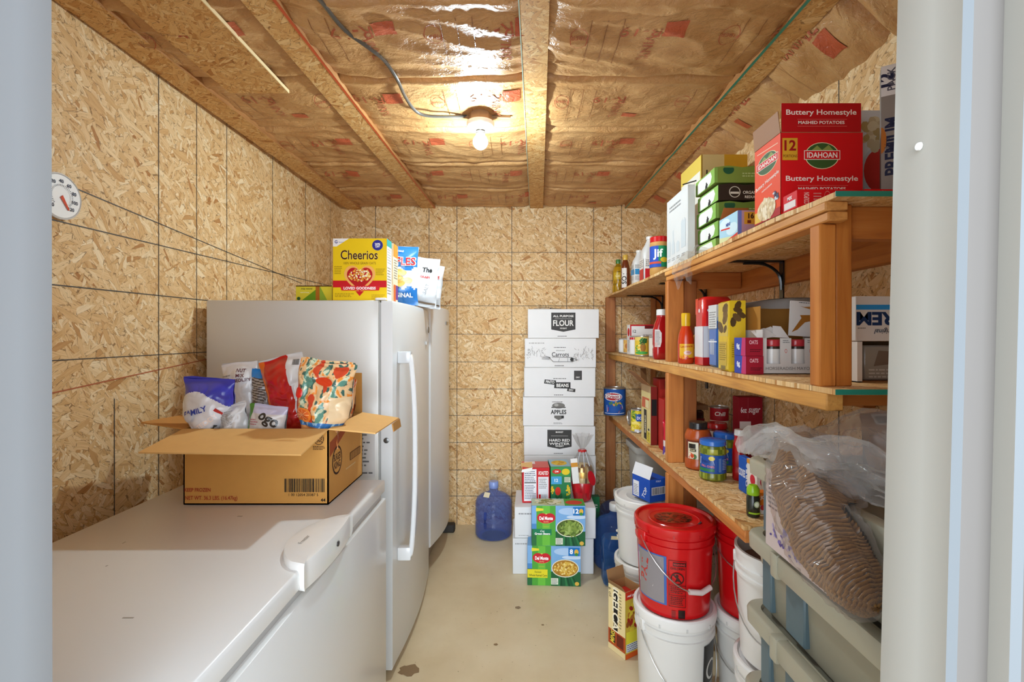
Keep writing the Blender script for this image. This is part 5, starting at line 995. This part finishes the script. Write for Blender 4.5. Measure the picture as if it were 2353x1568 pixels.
pine = [('r', 0, 0, 1, 1, '#dcb93a'), ('r', 0, .8, 1, 1, '#e0c46a'), ('e', .52, .42, .12, .26, '#9a6a2a'), ('s', .52, .75, .13, .14, 16, .05, ['#2a5a2a', '#3a7a3a'], 4, 3), ('e', .45, .12, .3, .08, '#4aa04a'), ('s', .3, .4, .12, .2, 10, .04, ['#5a9a3a', '#e8d88a'], 6), ('p', [(0, .9), (.3, .9), (.2, 1), (0, 1)], '#c82a22')]
can('yellow pineapple can on the middle shelf beside the ketchup', .698, 2.74, zm, .039, .115, [(-.15, .13, .008, .10, pine)])
can('dark-topped sauce can tucked between pineapple can and ketchup', .735, 2.60, zm, .034, .11, [(-.3, .10, .008, .095, [('r', 0, 0, 1, 1, '#6b4a34'), ('r', 0, 0, .4, 1, '#e0d8cc')])])
KC = '#a30f12'
def kb(name, label, x, y, z, rotz=0, sc=1.0):
    t = thing(name, label, 'bottle', (x, y, z), rotz)
    b = MB(); q = lambda w_, d, z_: [(px*sc, py*sc, z_*sc) for px, py in rrect(w_, d, min(w_, d)*.42, 6)]
    b.rings([q(.07, .045, 0), q(.082, .055, .008), q(.084, .056, .05), q(.078, .052, .06), q(.084, .056, .075), q(.082, .056, .14), q(.066, .05, .175), q(.044, .044, .20), q(.040, .040, .215)], KC)
    b.deco([('p', [(0, 0), (.6, 0), (.75, .3), (.75, .8), (.5, 1), (0, 1)], '#e6e2df'), ('n', .1, .1, .6, .9, 10, '#888'), ('r', .0, .0, .3, .25, '#e0c8c4')], lambda u, v, l: Vector(((-.041+u)*sc, (-.0283-l)*sc, (.06+v)*sc)), .045, .085)
    b.obj('body', 'gloss', t)
    b = MB(); b.lathe([(.023*sc, .205*sc), (.0235*sc, .208*sc), (.0235*sc, .213*sc)], '#b02a2a', 24); b.lathe([(.0225*sc, .2135*sc), (.024*sc, .215*sc), (.0235*sc, .24*sc), (.021*sc, .243*sc)], '#e0dfdc', 24); b.obj('cap', 'gloss', t)
kb('ketchup_bottle', 'red ketchup bottle with white cap just beyond the middle post', .700, 2.375, zm)
jar('hot_sauce_bottle', 'orange-red hot sauce bottle with yellow neck before the middle post', 'bottle', .690, 2.00, zm, [(.029, 0), (.032, .005), (.032, .09), (.028, .12), (.016, .155), (.0145, .165)], '#c2360e', [(.0165, .150), (.018, .158), (.0185, .200), (.0165, .206)], '#d9ad1a', decos=[(.032, 0, .075, .018, .062, [('r', 0, 0, 1, 1, '#dca82a'), ('p', [(0, .1), (.9, .1), (.95, .65), (0, .75)], '#ece6dc'), ('t', .4, .85, .16, 'Louisiana', {'w': .65, 'rot': 4, 'bold': .02}, '#b83a14'), ('e', .45, .42, .2, .14, '#d8b4a8'), ('t', .5, .45, .1, 'HOT', {'bold': .03}, '#a83a2a'), ('r', 0, 0, 1, .1, '#b02a12'), ('s', .25, .15, .2, .08, 14, .05, ['#c83a14', '#e08a2a'], 3)])])
jar('mustard_jar', 'brown mustard jar with dark blue lid beside the hot sauce', 'jar', .766, 2.02, zm, [(.034, 0), (.037, .006), (.037, .055), (.035, .06), (.037, .066), (.037, .112), (.033, .12)], '#a9803a', [(.0345, .117), (.036, .119), (.036, .143), (.034, .146)], '#1c2438', decos=[(.037, .3, .04, .066, .04, [('r', .2, .1, .9, .95, '#8a7a68')])])
carton('crispy_snack_pack', 'tall red-topped white snack pack beside the mustard jar', 'snack pack', .700, 1.84, zm, .11, .085, .262, '#c41a1a', {'left': [('r', 0, 0, 1, .12, '#c41a1a'), ('r', 0, .12, 1, .57, '#d6d6da'), ('r', .1, .75, .4, .98, '#d6301c'), ('e', .55, .8, .08, .03, '#eee')], 'front': [('r', 0, .12, .45, .57, '#d6d6da'), ('r', .0, 0, 1, .12, '#b01818'), ('e', .2, .8, .06, .022, '#eee')]}, mat='film', bev=.012)
carton('blue_snack_pack', 'narrow blue snack pack between the red and yellow packs', 'snack pack', .703, 1.72, zm, .07, .075, .224, '#2a62b0', {'front': [('r', 0, .8, 1, 1, '#cfd6d2'), ('t', .5, .9, .06, 'FARM', {'bold': .03, 'w': .8}, '#1f5a4a'), ('r', 0, .74, 1, .8, '#a8c0d6'), ('t', .55, .58, .09, 'Chips', {'rot': 80, 'bold': .03}, '#e6ecf4')], 'left': [('r', 0, .62, 1, 1, '#cfd2d4'), ('b', .2, .2, .7, .45, '#cfd6e0'), ('r', 0, .4, 1, .42, '#e0e6ee'), ('n', .1, .6, .9, .9, 8, '#777')]}, mat='film', bev=.008)
YL = '#d6b422'
carton('yellow_snack_pack', 'tall yellow snack pack with brown nut pictures on the middle shelf', 'snack pack', .655, 1.508, zm, .05, .09, .222, YL, {'front': [('r', 0, 0, 1, 1, YL), ('s', .5, .8, .35, .17, 5, .045, ['#4a3418', '#5e4420'], 3, 1.7), ('r', .1, .1, .75, .42, '#c8a82a'), ('n', .15, .2, .7, .4, 7, '#8a7010'), ('b', .3, .04, .65, .12, '#555')], 'left': [('r', .1, .5, .9, .98, '#cbb04a'), ('s', .5, .75, .35, .2, 5, .06, ['#4a3418', '#5e4420'], 5, 1.6), ('r', .15, .08, .8, .42, '#bfa02a'), ('n', .2, .15, .75, .4, 8, '#7a640c'), ('b', .3, .02, .7, .08, '#444')]}, mat='film', bev=.008)
pu = {'front': [('r', 0, 0, 1, 1, '#96162a'), ('t', .45, .75, .22, 'OATS', {'bold': .02, 'w': .5}, '#e0b0b8'), ('n', .25, .2, .9, .4, 2, '#4a0c18')], 'left': [('r', 0, 0, 1, 1, '#3a4aa4'), ('p', [(.6, 0), (1, 0), (1, 1), (.7, 1)], '#c03a6a'), ('t', .35, .5, .4, 'fig', {'bold': .05, 'rot': 10}, '#e2e4f0')]}
carton('bar_box', 'maroon and blue bar box, lower of two next to the white display carton', 'snack box', .662, 1.412, zm, .05, .075, .053, '#96162a', pu, group='maroon bar boxes')
carton('bar_box', 'maroon and blue bar box, upper of two next to the white display carton', 'snack box', .661, 1.413, zm+.0535, .05, .073, .053, '#8e1430', pu, group='maroon bar boxes')
# white display carton with three cut windows
t = thing('display_carton', 'white display carton with three cut windows on the middle shelf', 'carton', (.716, 1.425, zm))
WC = '#cfcbc6'; b = MB(); wx, wy, hf = .23, .19, .105
def fpan(b, u0, v0, u1, v1): b.box(u0, 0, v0, u1, .003, v1, WC)
fpan(b, 0, 0, wx, .03); fpan(b, 0, .03, .012, hf)
for k in range(3):
    u = .012 + .072*k; fpan(b, u+.040, .03, u+.072 if k < 2 else wx, hf)
    pass
b.box(0, .003, 0, .003, wy, .13, WC); b.box(wx-.003, .003, 0, wx, wy, .13, WC); b.box(0, wy-.003, 0, wx, wy, .205, '#9c6a2c'); b.box(0, 0, -.0002, wx, wy, .002, '#9c6a2c')
b.box(.003, .02, .13, .0045, wy-.003, .20, '#a5722f')
b.deco([('t', .5, .55, .30, 'HORSERADISH MAYO SAUCE 12 CT', {'w': .92, 'fit': 1, 'bold': .0}, '#6e6a66')], lambda u, v, l: Vector((u, -l, v)), wx, .03)
for k in range(2): b.deco([('n', .2, .8, .9, .95, 2, '#777'), ('e', .5, .5, .12, .08, '#c86a62'), ('e', .5, .5, .08, .055, WC)], lambda u, v, l, k=k: Vector((.053+.072*k+u, -.0002-l, .03+v)), .03, .075)
b.obj('body', 'card', t)
b = MB(); b.grid(lambda u, v: Vector((-.008 + (wx+.012)*u, wy-.02-.10*v+.02*sin(u*4), .203 + .028*sin(v*pi*.55)*(.4+.6*sin(u*pi*.8)) )), 14, 8, '#e4e0da'); b.grid(lambda u, v: Vector((-.008 + (wx+.012)*u, wy-.02-.10*v+.02*sin(u*4), .2015 + .028*sin(v*pi*.55)*(.4+.6*sin(u*pi*.8)) )), 14, 8, '#dedad4', flip=True); b.obj('flap', 'card', t)
b = MB(); T = Matrix.Translation((.095, .035, .113)) @ Matrix.Rotation(.06, 4, 'Y'); b.box(0, 0, 0, .085, .002, .105, '#d0ccc7', 0, T); b.box(.085, 0, 0, .125, .002, .105, '#9aa6bc', 0, T)
b.deco([('p', [(.10, .10), (.42, .52), (.36, .60), (.72, .62), (.86, .58), (.82, .46), (.55, .40), (.3, .18)], '#9a6220'), ('p', [(.35, .86), (.5, .84), (.78, .87), (.82, .82), (.72, .78), (.5, .82)], '#a8743a'), ('n', .3, .94, .85, .98, 1, '#333')], lambda u, v, l: T @ Vector((u, -l, v)), .085, .105); b.obj('divider', 'card', t)
b = MB(); b.slab((.0, .02, .10), (.05, .02, .112), (.03, .05, .135), (-.01, .05, .125), .001, '#d8d5d0'); b.slab((.02, .025, .105), (.075, .03, .11), (.055, .06, .14), (.03, .055, .132), .001, '#e2e0dc'); b.slab((.04, .02, .108), (.09, .022, .105), (.08, .05, .14), (.055, .05, .142), .001, '#e9e8e6'); b.obj('torn_flap', 'card', t)
for k in range(3):
    jar('sauce_jar', ['first small red-lidded jar in the white display carton, next to the maroon boxes', 'second small red-lidded jar in the white display carton, in the middle window', 'third small red-lidded jar in the white display carton, next to the near post'][k], 'jar', .716+.046+.072*k, 1.425+.036, zm+.0025, [(.024, 0), (.026, .004), (.026, .07), (.023, .08)], lambda k_, a: '#3a2a20' if k_ > .5 else '#ddd9d2', [(.0245, .078), (.0255, .08), (.0255, .096), (.024, .098)], '#b83038', decos=[(.026, 0, .05, .004, .03, [('r', 0, 0, 1, 1, '#ddd9d4'), ('n', .1, .2, .9, .8, 3, '#555')])], group='small jars in the display carton')
pmx = [('r', 0, .70, 1, .81, '#2a8acc'), ('t', .285, .50, .30, 'PREM', {'rot': 180, 'w': .56, 'fit': 1, 'bold': .04}, '#16305a'), ('t', .33, .23, .14, 'Original', {'rot': 180, 'shear': .3, 'w': .5, 'bold': .01}, '#28364a'), ('n', .02, .27, .14, .31, 1, '#555')]
carton('upside_down_carton', 'white carton with upside down blue lettering on the middle shelf', 'carton', .812, 1.17, zm+.0985, .21, .13, .108, '#d3ccc6', {'front': pmx})
t = thing('open_carton', 'white open-fronted carton beneath the upside down carton', 'carton', (.812, 1.165, zm))
b = MB(); b.box(0, 0, 0, .012, .14, .097, '#d8d2cc'); b.box(.19, 0, 0, .2, .14, .097, '#d8d2cc'); b.box(0, .137, 0, .2, .14, .097, '#8a6a48'); b.box(0, 0, 0, .2, .14, .002, '#8a5a2a'); b.obj('body', 'card', t)
carton('paper_pack', 'grey printed pack inside the open-fronted white carton', 'pack', .845, 1.19, zm+.003, .12, .10, .085, '#8f877e', {'front': [('p', [(.2, .4), (.8, .5), (.85, .8), (.3, .85)], '#6a5a50'), ('n', .1, .05, .9, .35, 3, '#b9b2a8')]}, mat='film', bev=.004)
# ================================================================== lower shelf
zl = ZL + .0008
cr1 = [('r', 0, 0, 1, 1, '#2456a4'), ('e', .42, .72, .33, .17, '#e6e4e4'), ('e', .42, .72, .29, .14, '#b8262a'), ('r', .16, .66, .68, .80, '#e9e6e4'), ('t', .42, .73, .13, 'Crisco', {'rot': 4, 'bold': .03, 'w': .45}, '#a8222a'), ('p', [(.1, .52), (.75, .56), (.75, .60), (.1, .56)], '#4aa0d8'), ('p', [(.22, .12), (.62, .10), (.78, .26), (.72, .46), (.2, .38)], '#ead9c8'), ('p', [(.25, .14), (.6, .12), (.74, .27), (.68, .36), (.26, .30)], '#b01c30'), ('s', .5, .45, .25, .05, 14, .03, ['#e0c8a8', '#d89a4a', '#5a8a3a'], 3), ('l', .1, .06, .85, .08, .02, '#e6e6ea')]
can('large blue shortening can at the far front corner of the lower shelf', .688, 3.462, zl, .078, .195, [(-.15, .21, .008, .178, cr1)], base='#2456a4')
can('can lying on its side with tan end behind the pineapple can', .745, 3.06, zl+.001, .045, .10, [(0, .2, .01, .08, [('r', 0, 0, 1, 1, '#2f7ac0')])], base='#2f7ac0', lying=Matrix.Translation((0, 0, .046)) @ Matrix.Rotation(-pi/2, 4, 'Y') @ Matrix.Translation((0, 0, -.05)))
p2 = [('r', 0, 0, 1, 1, '#d8c02a'), ('s', .25, .6, .2, .35, 24, .06, ['#3a6a2a', '#5a8a34', '#e8d84a'], 3), ('r', .35, .5, .8, .85, '#2a52a8'), ('t', .58, .66, .14, 'DOLE', {'bold': .03, 'w': .35}, '#e8e4f0'), ('s', .5, .25, .4, .2, 34, .06, ['#e6cc3a', '#f0dc7a', '#d8b020'], 5), ('r', .3, 0, 1, .12, '#c8ccd8')]
can('yellow pineapple can on the lower shelf by the box with open flaps', .700, 2.835, zl, .041, .135, [(-.1, .13, .008, .12, p2)])
# cream carton with open flaps
t = thing('flap_carton', 'cream and red carton with brown flaps standing open on the lower shelf', 'carton', (.680, 2.49, zl))
b = MB(); sx, sy, sz = .032, .19, .30
b.box(0, 0, 0, sx, sy, .003, '#8a5a34')
for q in ((0, 0, .002, sy), (sx-.002, 0, sx, sy), (0, 0, sx, .002), (0, sy-.002, sx, sy)): b.box(q[0], q[1], 0, q[2], q[3], sz, '#8f6238')
b.deco([('r', 0, 0, 1, 1, '#dcc98a'), ('r', 0, .88, 1, 1, '#bfa074'), ('p', [(.05, .58), (.85, .60), (.85, .78), (.1, .77)], '#c8623a'), ('r', .45, .60, .82, .74, '#e2d3a0'), ('r', .3, .04, .58, .56, '#2a221c'), ('t', .44, .3, .08, 'CRISPS', {'rot': -90, 'bold': .03}, '#eadfc0'), ('r', .6, .02, .95, .2, '#d8c23a'), ('t', .77, .12, .06, 'LITE', {'rot': 80, 'bold': .02}, '#333'), ('e', .8, .24, .08, .02, '#333')], lambda u, v, l: Vector((-l, sy-u, v)), sy, sz)
b.deco([('r', 0, 0, 1, 1, '#7a1a12'), ('r', .1, .5, .95, .78, '#1a1412')], lambda u, v, l: Vector((u, -l, v)), sx, sz); b.obj('body', 'card', t)
b = MB(); b.slab((0, 0, sz), (0, sy, sz), (-.085, sy-.02, sz+.075), (-.085, .0, sz+.075), .002, '#9c6a3a'); b.obj('flap', 'card', t)
b = MB(); b.slab((0, sy, sz), (sx, sy, sz), (sx, sy+.03, sz+.08), (0, sy+.03, sz+.08), .002, '#6f4826'); b.obj('flap', 'card', t)
carton('pasta_box', 'tall dark red pasta box with black panel next to the cream carton', 'box', .716, 2.46, zl, .075, .12, .34, '#8c1c12', {'front': [('r', 0, .55, 1, .56, '#5a0e0a'), ('r', 0, .40, .75, .66, '#1a1412'), ('t', .45, .53, .05, 'pasta', {'rot': -85, 'bold': .02}, '#eee'), ('r', .35, .86, 1, .97, '#2a1a14'), ('t', .68, .915, .05, 'MEZZE', {'bold': .03, 'w': .55}, '#e8dcc8'), ('r', 0, .66, 1, .85, '#a5241a'), ('e', .8, .2, .15, .08, '#5a0e0a')]})
carton('noodle_box', 'slim red noodle box with vertical white lettering by the middle post', 'box', .704, 2.345, zl, .07, .09, .25, '#b02018', {'front': [('r', 0, 0, 1, 1, '#b02018'), ('t', .3, .75, .09, 'NOODLES', {'rot': -85, 'bold': .02, 'w': .8}, '#efd8cc'), ('r', .6, .55, .75, .95, '#e8e2dc')]}, mat='card')
bagthing('snack_bag', 'bright pink-red cereal bag in front of the red boxes by the middle post', .715, 2.275, zl+.006, .075, .16, .04, lambda u, v, s: '#cf1a34' if v > .4 else ('#6a4aa8' if noise.noise(Vector((u*6, v*6, 4))) > .05 else '#e6d8d4'), [('t', .5, .75, .14, 'BIG', {'bold': .03}, '#f3e0e2'), ('t', .5, .55, .12, 'BAG', {'bold': .03}, '#f3e0e2'), ('e', .6, .15, .3, .1, '#d8b06a')], 41, .006)
# salsa jar, pickles and more
sal = [('r', 0, 0, 1, 1, '#dcd3b8'), ('r', .1, .62, .75, .9, '#2a221c'), ('r', .2, .44, .8, .6, '#3a3420'), ('t', .45, .52, .09, 'SALSA', {'bold': .02, 'w': .5}, '#e8dcb4'), ('e', .65, .15, .2, .15, '#3a6a2a'), ('s', .3, .18, .2, .12, 12, .07, ['#c8401c', '#d87a2a', '#e8e0d0'], 4)]
jar('salsa_jar', 'large orange-brown salsa jar with black lid before the middle post', 'jar', .762, 2.06, zl, [(.046, 0), (.053, .006), (.054, .04), (.051, .045), (.051, .118), (.054, .124), (.054, .14), (.045, .163), (.034, .168)], lambda k, a: mixc('#9c3d14', '#b65420', .5+.5*noise.noise(Vector((a*12, k*6, 1)))) if k > .7 or k < .35 else '#7a2f18', [(.036, .166), (.038, .168), (.038, .192), (.035, .195)], '#231f1d', decos=[(.0515, -.75, .045, .046, .07, sal)])
pk = [('r', 0, 0, 1, 1, '#1f4fa0'), ('p', [(0, .18), (.6, .18), (.55, .75), (.1, .8)], '#2459b0'), ('p', [(.03, .46), (.5, .46), (.44, .85), (.05, .85)], '#e4e8ec'), ('t', .25, .66, .2, 'Snack', {'bold': .03, 'w': .38}, '#1a3a7a'), ('e', .42, .82, .09, .12, '#dcc83a'), ('t', .3, .38, .11, 'DILL CHIPS', {'bold': .03, 'w': .5, 'rot': -3}, '#d87a84'), ('r', .0, .1, .5, .26, '#2a7a4a'), ('r', .62, .1, .7, .85, '#5a7ab0'), ('n', .74, .2, .95, .8, 7, '#9fb8dc')]
pic = lambda k, a: ('#7d8422', '#5f6a1c', '#8f9a34', '#a9a83c')[int(7*abs(noise.noise(Vector((a*16, k*9, 5))))) % 4]
jar('pickle_jar', 'pickle jar with blue lid and blue label, nearest on the lower shelf', 'jar', .762, 1.905, zl, [(.044, 0), (.050, .006), (.050, .028), (.0485, .03), (.0485, .10), (.050, .104), (.049, .122), (.044, .135)], pic, [(.0465, .133), (.049, .135), (.049, .150), (.045, .153)], '#2a6ac0', decos=[(.049, -.25, .125, .03, .07, pk)])
jar('pickle_jar', 'second blue-lidded pickle jar, behind the nearest one', 'jar', .866, 2.03, zl, [(.044, 0), (.050, .006), (.050, .122), (.044, .135)], pic, [(.0465, .133), (.049, .135), (.049, .152), (.045, .155)], '#2560b4', decos=[(.050, -.2, .125, .03, .07, pk)])
jar('relish_jar', 'jar with red lid and white label between salsa and pickles', 'jar', .905, 2.215, zl, [(.04, 0), (.043, .006), (.043, .13), (.038, .14)], lambda k, a: '#e0dcd6' if k < .8 else '#7a2a1c', [(.041, .138), (.044, .14), (.044, .16), (.041, .164)], '#b81a1a')
can('red and cream can standing behind the red-lidded jar', .968, 2.34, zl, .042, .115, [(-.1, .15, .008, .10, [('r', 0, 0, 1, 1, '#a01820'), ('r', 0, 0, 1, .38, '#dcd0b8'), ('t', .45, .75, .2, 'Beans', {'bold': .02, 'shear': .2}, '#eadfd0')])])
can('red and cream can stacked on the can behind the red-lidded jar', .968, 2.34, zl+.1162, .042, .105, [(-.1, .15, .008, .09, [('r', 0, 0, 1, 1, '#a01820'), ('r', 0, 0, 1, .35, '#dcd0b8'), ('t', .45, .72, .22, 'Chili', {'bold': .02, 'shear': .2}, '#eadfd0')])])
carton('shrink_wrapped_pack', 'dark shrink-wrapped pack of cans at the back of the lower shelf', 'pack', .80, 2.40, zl, .12, .15, .19, '#2e1412', {'front': [('r', 0, .55, 1, .8, '#6a1418'), ('t', .45, .35, .10, 'chili', {'rot': 0, 'shear': .3, 'bold': .02}, '#d8cfc4'), ('e', .75, .35, .12, .1, '#6a3a22')]}, mat='film', bev=.008)
carton('brown_flat_carton', 'flat brown carton lying on the dark shrink-wrapped pack', 'carton', .79, 2.41, zl+.1912, .15, .13, .025, '#8a6848', {}, mat='kraft', rotz=.08)
b = MB(); b.grid(lambda u, v: Vector(((u-.5)*.13, (v-.5)*.10, .034 + .02*sin(u*pi)*sin(v*pi) + .012*noise.noise(Vector((u*5, v*5, 1))))), 16, 14, '#e8e0da'); tag(b.obj('plastic_wrap', 'clear', None, (.85, 2.47, zl+.19)), 'crumpled clear wrap on the brown carton at the back of the lower shelf', 'plastic wrap')
carton('maroon_food_box', 'maroon food box with white script at the back of the lower shelf', 'box', X(1698, 2.05), 2.05, zl, .10, .06, .30, '#8a1422', {'front': [('t', .2, .82, .08, '6oz', {'bold': .02, 'w': .25}, '#e8d8d8'), ('t', .65, .80, .09, 'sugar', {'shear': .3, 'bold': .01, 'w': .5}, '#e8d8d8'), ('r', .03, .42, .5, .66, '#d8d0cc'), ('l', .38, .7, .38, 1, .004, '#b04a54')]})
kb('ketchup_bottle', 'red squeeze bottle on the lower shelf beside the pickle jars', .862, 1.895, zl, .9, .80)
carton('blue_cracker_box', 'blue and white box on edge between the squeeze bottle and the totes', 'box', .802, 1.715, zl, .022, .055, .125, '#2456b0', {'front': [('t', .5, .55, .2, 'OREO', {'rot': 85, 'bold': .04}, '#e6eaf2'), ('r', 0, 0, 1, .16, '#2f7ad0')], 'left': [('t', .5, .55, .22, 'COOKIES', {'w': .9, 'bold': .03}, '#e6eaf2')]})
carton('fruit_snack_box', 'white and orange box with a red fruit picture by the totes', 'box', .802, 1.635, zl, .07, .07, .13, '#e4dfd6', {'front': [('r', 0, 0, 1, .25, '#c8862a'), ('e', .35, .5, .2, .12, '#c8283a'), ('p', [(0, .85), (.5, .8), (.3, 1), (0, 1)], '#d8902a')], 'left': [('r', 0, 0, 1, .25, '#c8862a'), ('e', .6, .5, .25, .14, '#c8283a'), ('r', 0, .88, 1, 1, '#d8902a')]})
jar('juice_bottle', 'small black bottle with lime green cap on the near end of the lower shelf', 'bottle', .727, 1.505, zl, [(.018, 0), (.0195, .004), (.0195, .058), (.0165, .068)], lambda k, a: '#23261a', [(.0172, .066), (.0185, .068), (.0185, .085), (.012, .096), (.004, .098)], '#8fbf1c', decos=[(.0195, -.1, .04, .0, .066, [('r', 0, .16, 1, .24, '#9ac22a'), ('e', .6, .62, .22, .15, '#a8b48a'), ('e', .6, .62, .15, .1, '#dfe4cc')])])
carton('drink_pouch_box', 'small orange and white box right behind the black lime-capped bottle', 'box', .752, 1.52, zl, .03, .03, .068, '#e0761c', {'front': [('r', 0, 0, 1, .4, '#e6e2de'), ('e', .4, .3, .25, .12, '#c83a3a'), ('t', .4, .75, .2, 'JO', {'bold': .03}, '#f4e2cc')]})
# ================================================================== clear bag of brown flatbread over the top tote, paper sheet
TZ = .8476 + .205
BO = Vector((.66, 1.0, TZ))
t = thing('bread_bag', 'big clear plastic bag of brown flatbread slumped over the totes', 'bag', BO)
PTH = smooth([(.71, 1.215, 1.105), (.668, 1.13, 1.09), (.622, 1.03, 1.055), (.598, .94, 1.01), (.588, .86, .968), (.59, .80, .945)], 10)
def rest(p, m=.0):
    """keeps the film on the outside of the tote's edge: points inside are moved out along rays from deep in the tote"""
    xm, zm_ = .611 - m, TZ + .020 + m
    if p.x > xm and p.z < zm_:
        cx_, cz_ = .80, TZ - .17; dx, dz = p.x - cx_, p.z - cz_; k = []
        if dx < -1e-6: k.append((xm - cx_)/dx)
        if dz > 1e-6: k.append((zm_ - cz_)/dz)
        k = [q for q in k if q >= 1]
        if k: p.x, p.z = cx_ + dx*min(k), cz_ + dz*min(k)
        else: p.z = zm_
    return p
def load(u, v, k=1.0, m=.0):
    i = min(len(PTH)-2, int(v*(len(PTH)-1))); f = v*(len(PTH)-1) - i
    c = PTH[i].lerp(PTH[i+1], f); d = (PTH[i+1]-PTH[i]).normalized(); s1 = d.cross(Vector((0, 0, 1))).normalized(); s2 = s1.cross(d)
    a = u*2*pi; q = Vector((cos(a)*1.6, sin(a)*1.6, v*6))
    r = (.048 + .026*sin(min(1, v*1.15)*pi)) * min(1, min(v*7+.35, max(0, (1-v)*8)))**.5
    r *= k*(1 + .16*noise.noise(q) + .15*noise.noise(q*2.6))
    if k == 1.0: r += .0022*sin(v*2*pi*60 + 3.5*noise.noise(q*1.3) + 1.5*sin(a))
    else: r += .006 + .012*abs(noise.noise(q*3.1))
    return rest(c + s1*cos(a)*r*.95 + s2*sin(a)*r, m) - BO
def brc(u, v):
    a = u*2*pi; q = Vector((cos(a)*1.6, sin(a)*1.6, v*6))
    return mixc(mixc('#3a220e', '#a07440', .5 + (.42 + .2*noise.noise(q*5))*sin(v*2*pi*60 + 3.5*noise.noise(q*1.3) + 1.5*sin(a))), '#7a5228', .30 + .6*noise.noise(q*2))
b = MB(); b.grid(load, 40, 330, brc); b.obj('flatbread', 'film', t)
b = MB(); b.grid(lambda u, v: load(u, v, 1.10, -.004), 40, 70, '#f2eeea'); b.obj('film_sleeve', 'clear', t)
b = MB()
def neck(u, v):
    a = u*2*pi; q = Vector((cos(a)*1.3, sin(a)*1.3, v*2.5 + 5)); tip = max(0, cos(a - 2.25))**6
    rx, ry = .075 + .055*v, .17 + .06*v
    z = 1.075 + v*(.105 + .035*sin(a*2 + 1.2) + .015*sin(a*5)) - .045*tip*v
    p = Vector((.70 + rx*cos(a) - .055*tip*v, 1.06 + ry*sin(a) + .03*tip*v, z))
    p += Vector((.028, .03, .010))*noise.noise(q*1.5)*(.5+v) + Vector((.016, .018, .014))*(abs(noise.noise(q*3.3))-.25)
    p.z = min(p.z, 1.222); return rest(p) - BO
b.grid(neck, 72, 30, '#efeeec'); b.obj('open_mouth', 'clearbag', t)
bagthing('bread_bag', 'second smaller clear bag of tan bread behind the big one, with a barcode sticker', .915, 1.13, TZ+.004, .20, .155, .10, lambda u, v, s: mixc('#b5824a', '#8a5a30', .5+.7*noise.noise(Vector((u*7, v*7, 8)))), [('r', .1, .82, .55, .98, '#d8d4ce'), ('b', .13, .85, .52, .95, BK)], 51, .014, rotz=-.2, lean=-.15)
b = MB(); mpv = lambda u, v: Vector((-.0035 - .002*sin(u*5) - .004*(1-v)**2, .13 - u, -.0 + v - .19))
b.grid(lambda u, v: mpv(u*.27, v*.19) , 14, 8, '#c9b8b4'); 
b.deco([('s', .45, .22, .4, .14, 70, .02, ['#5a4a8a', '#7a6aa4', '#a89ab8'], 4, 2), ('n', .05, .5, .45, .9, 7, '#7a6a70'), ('n', .55, .45, .95, .9, 8, '#7a6a70'), ('t', .15, .85, .08, 'J', {'bold': .02}, '#7a2a4a')], lambda u, v, l: mpv(u, v) + Vector((-l, 0, 0)), .27, .19)
b.add([(0, -.14, -.001), (.012, -.14, 0), (.012, .13, 0), (0, .13, -.001)], [(0, 1, 2, 3)], '#c9b8b4')
tag(b.obj('paper_sheet', 'card', None, (TX-.0145, 1.10, TZ+.0075)), 'printed paper sheet with purple flowers hanging on the tote side under the bag', 'paper')
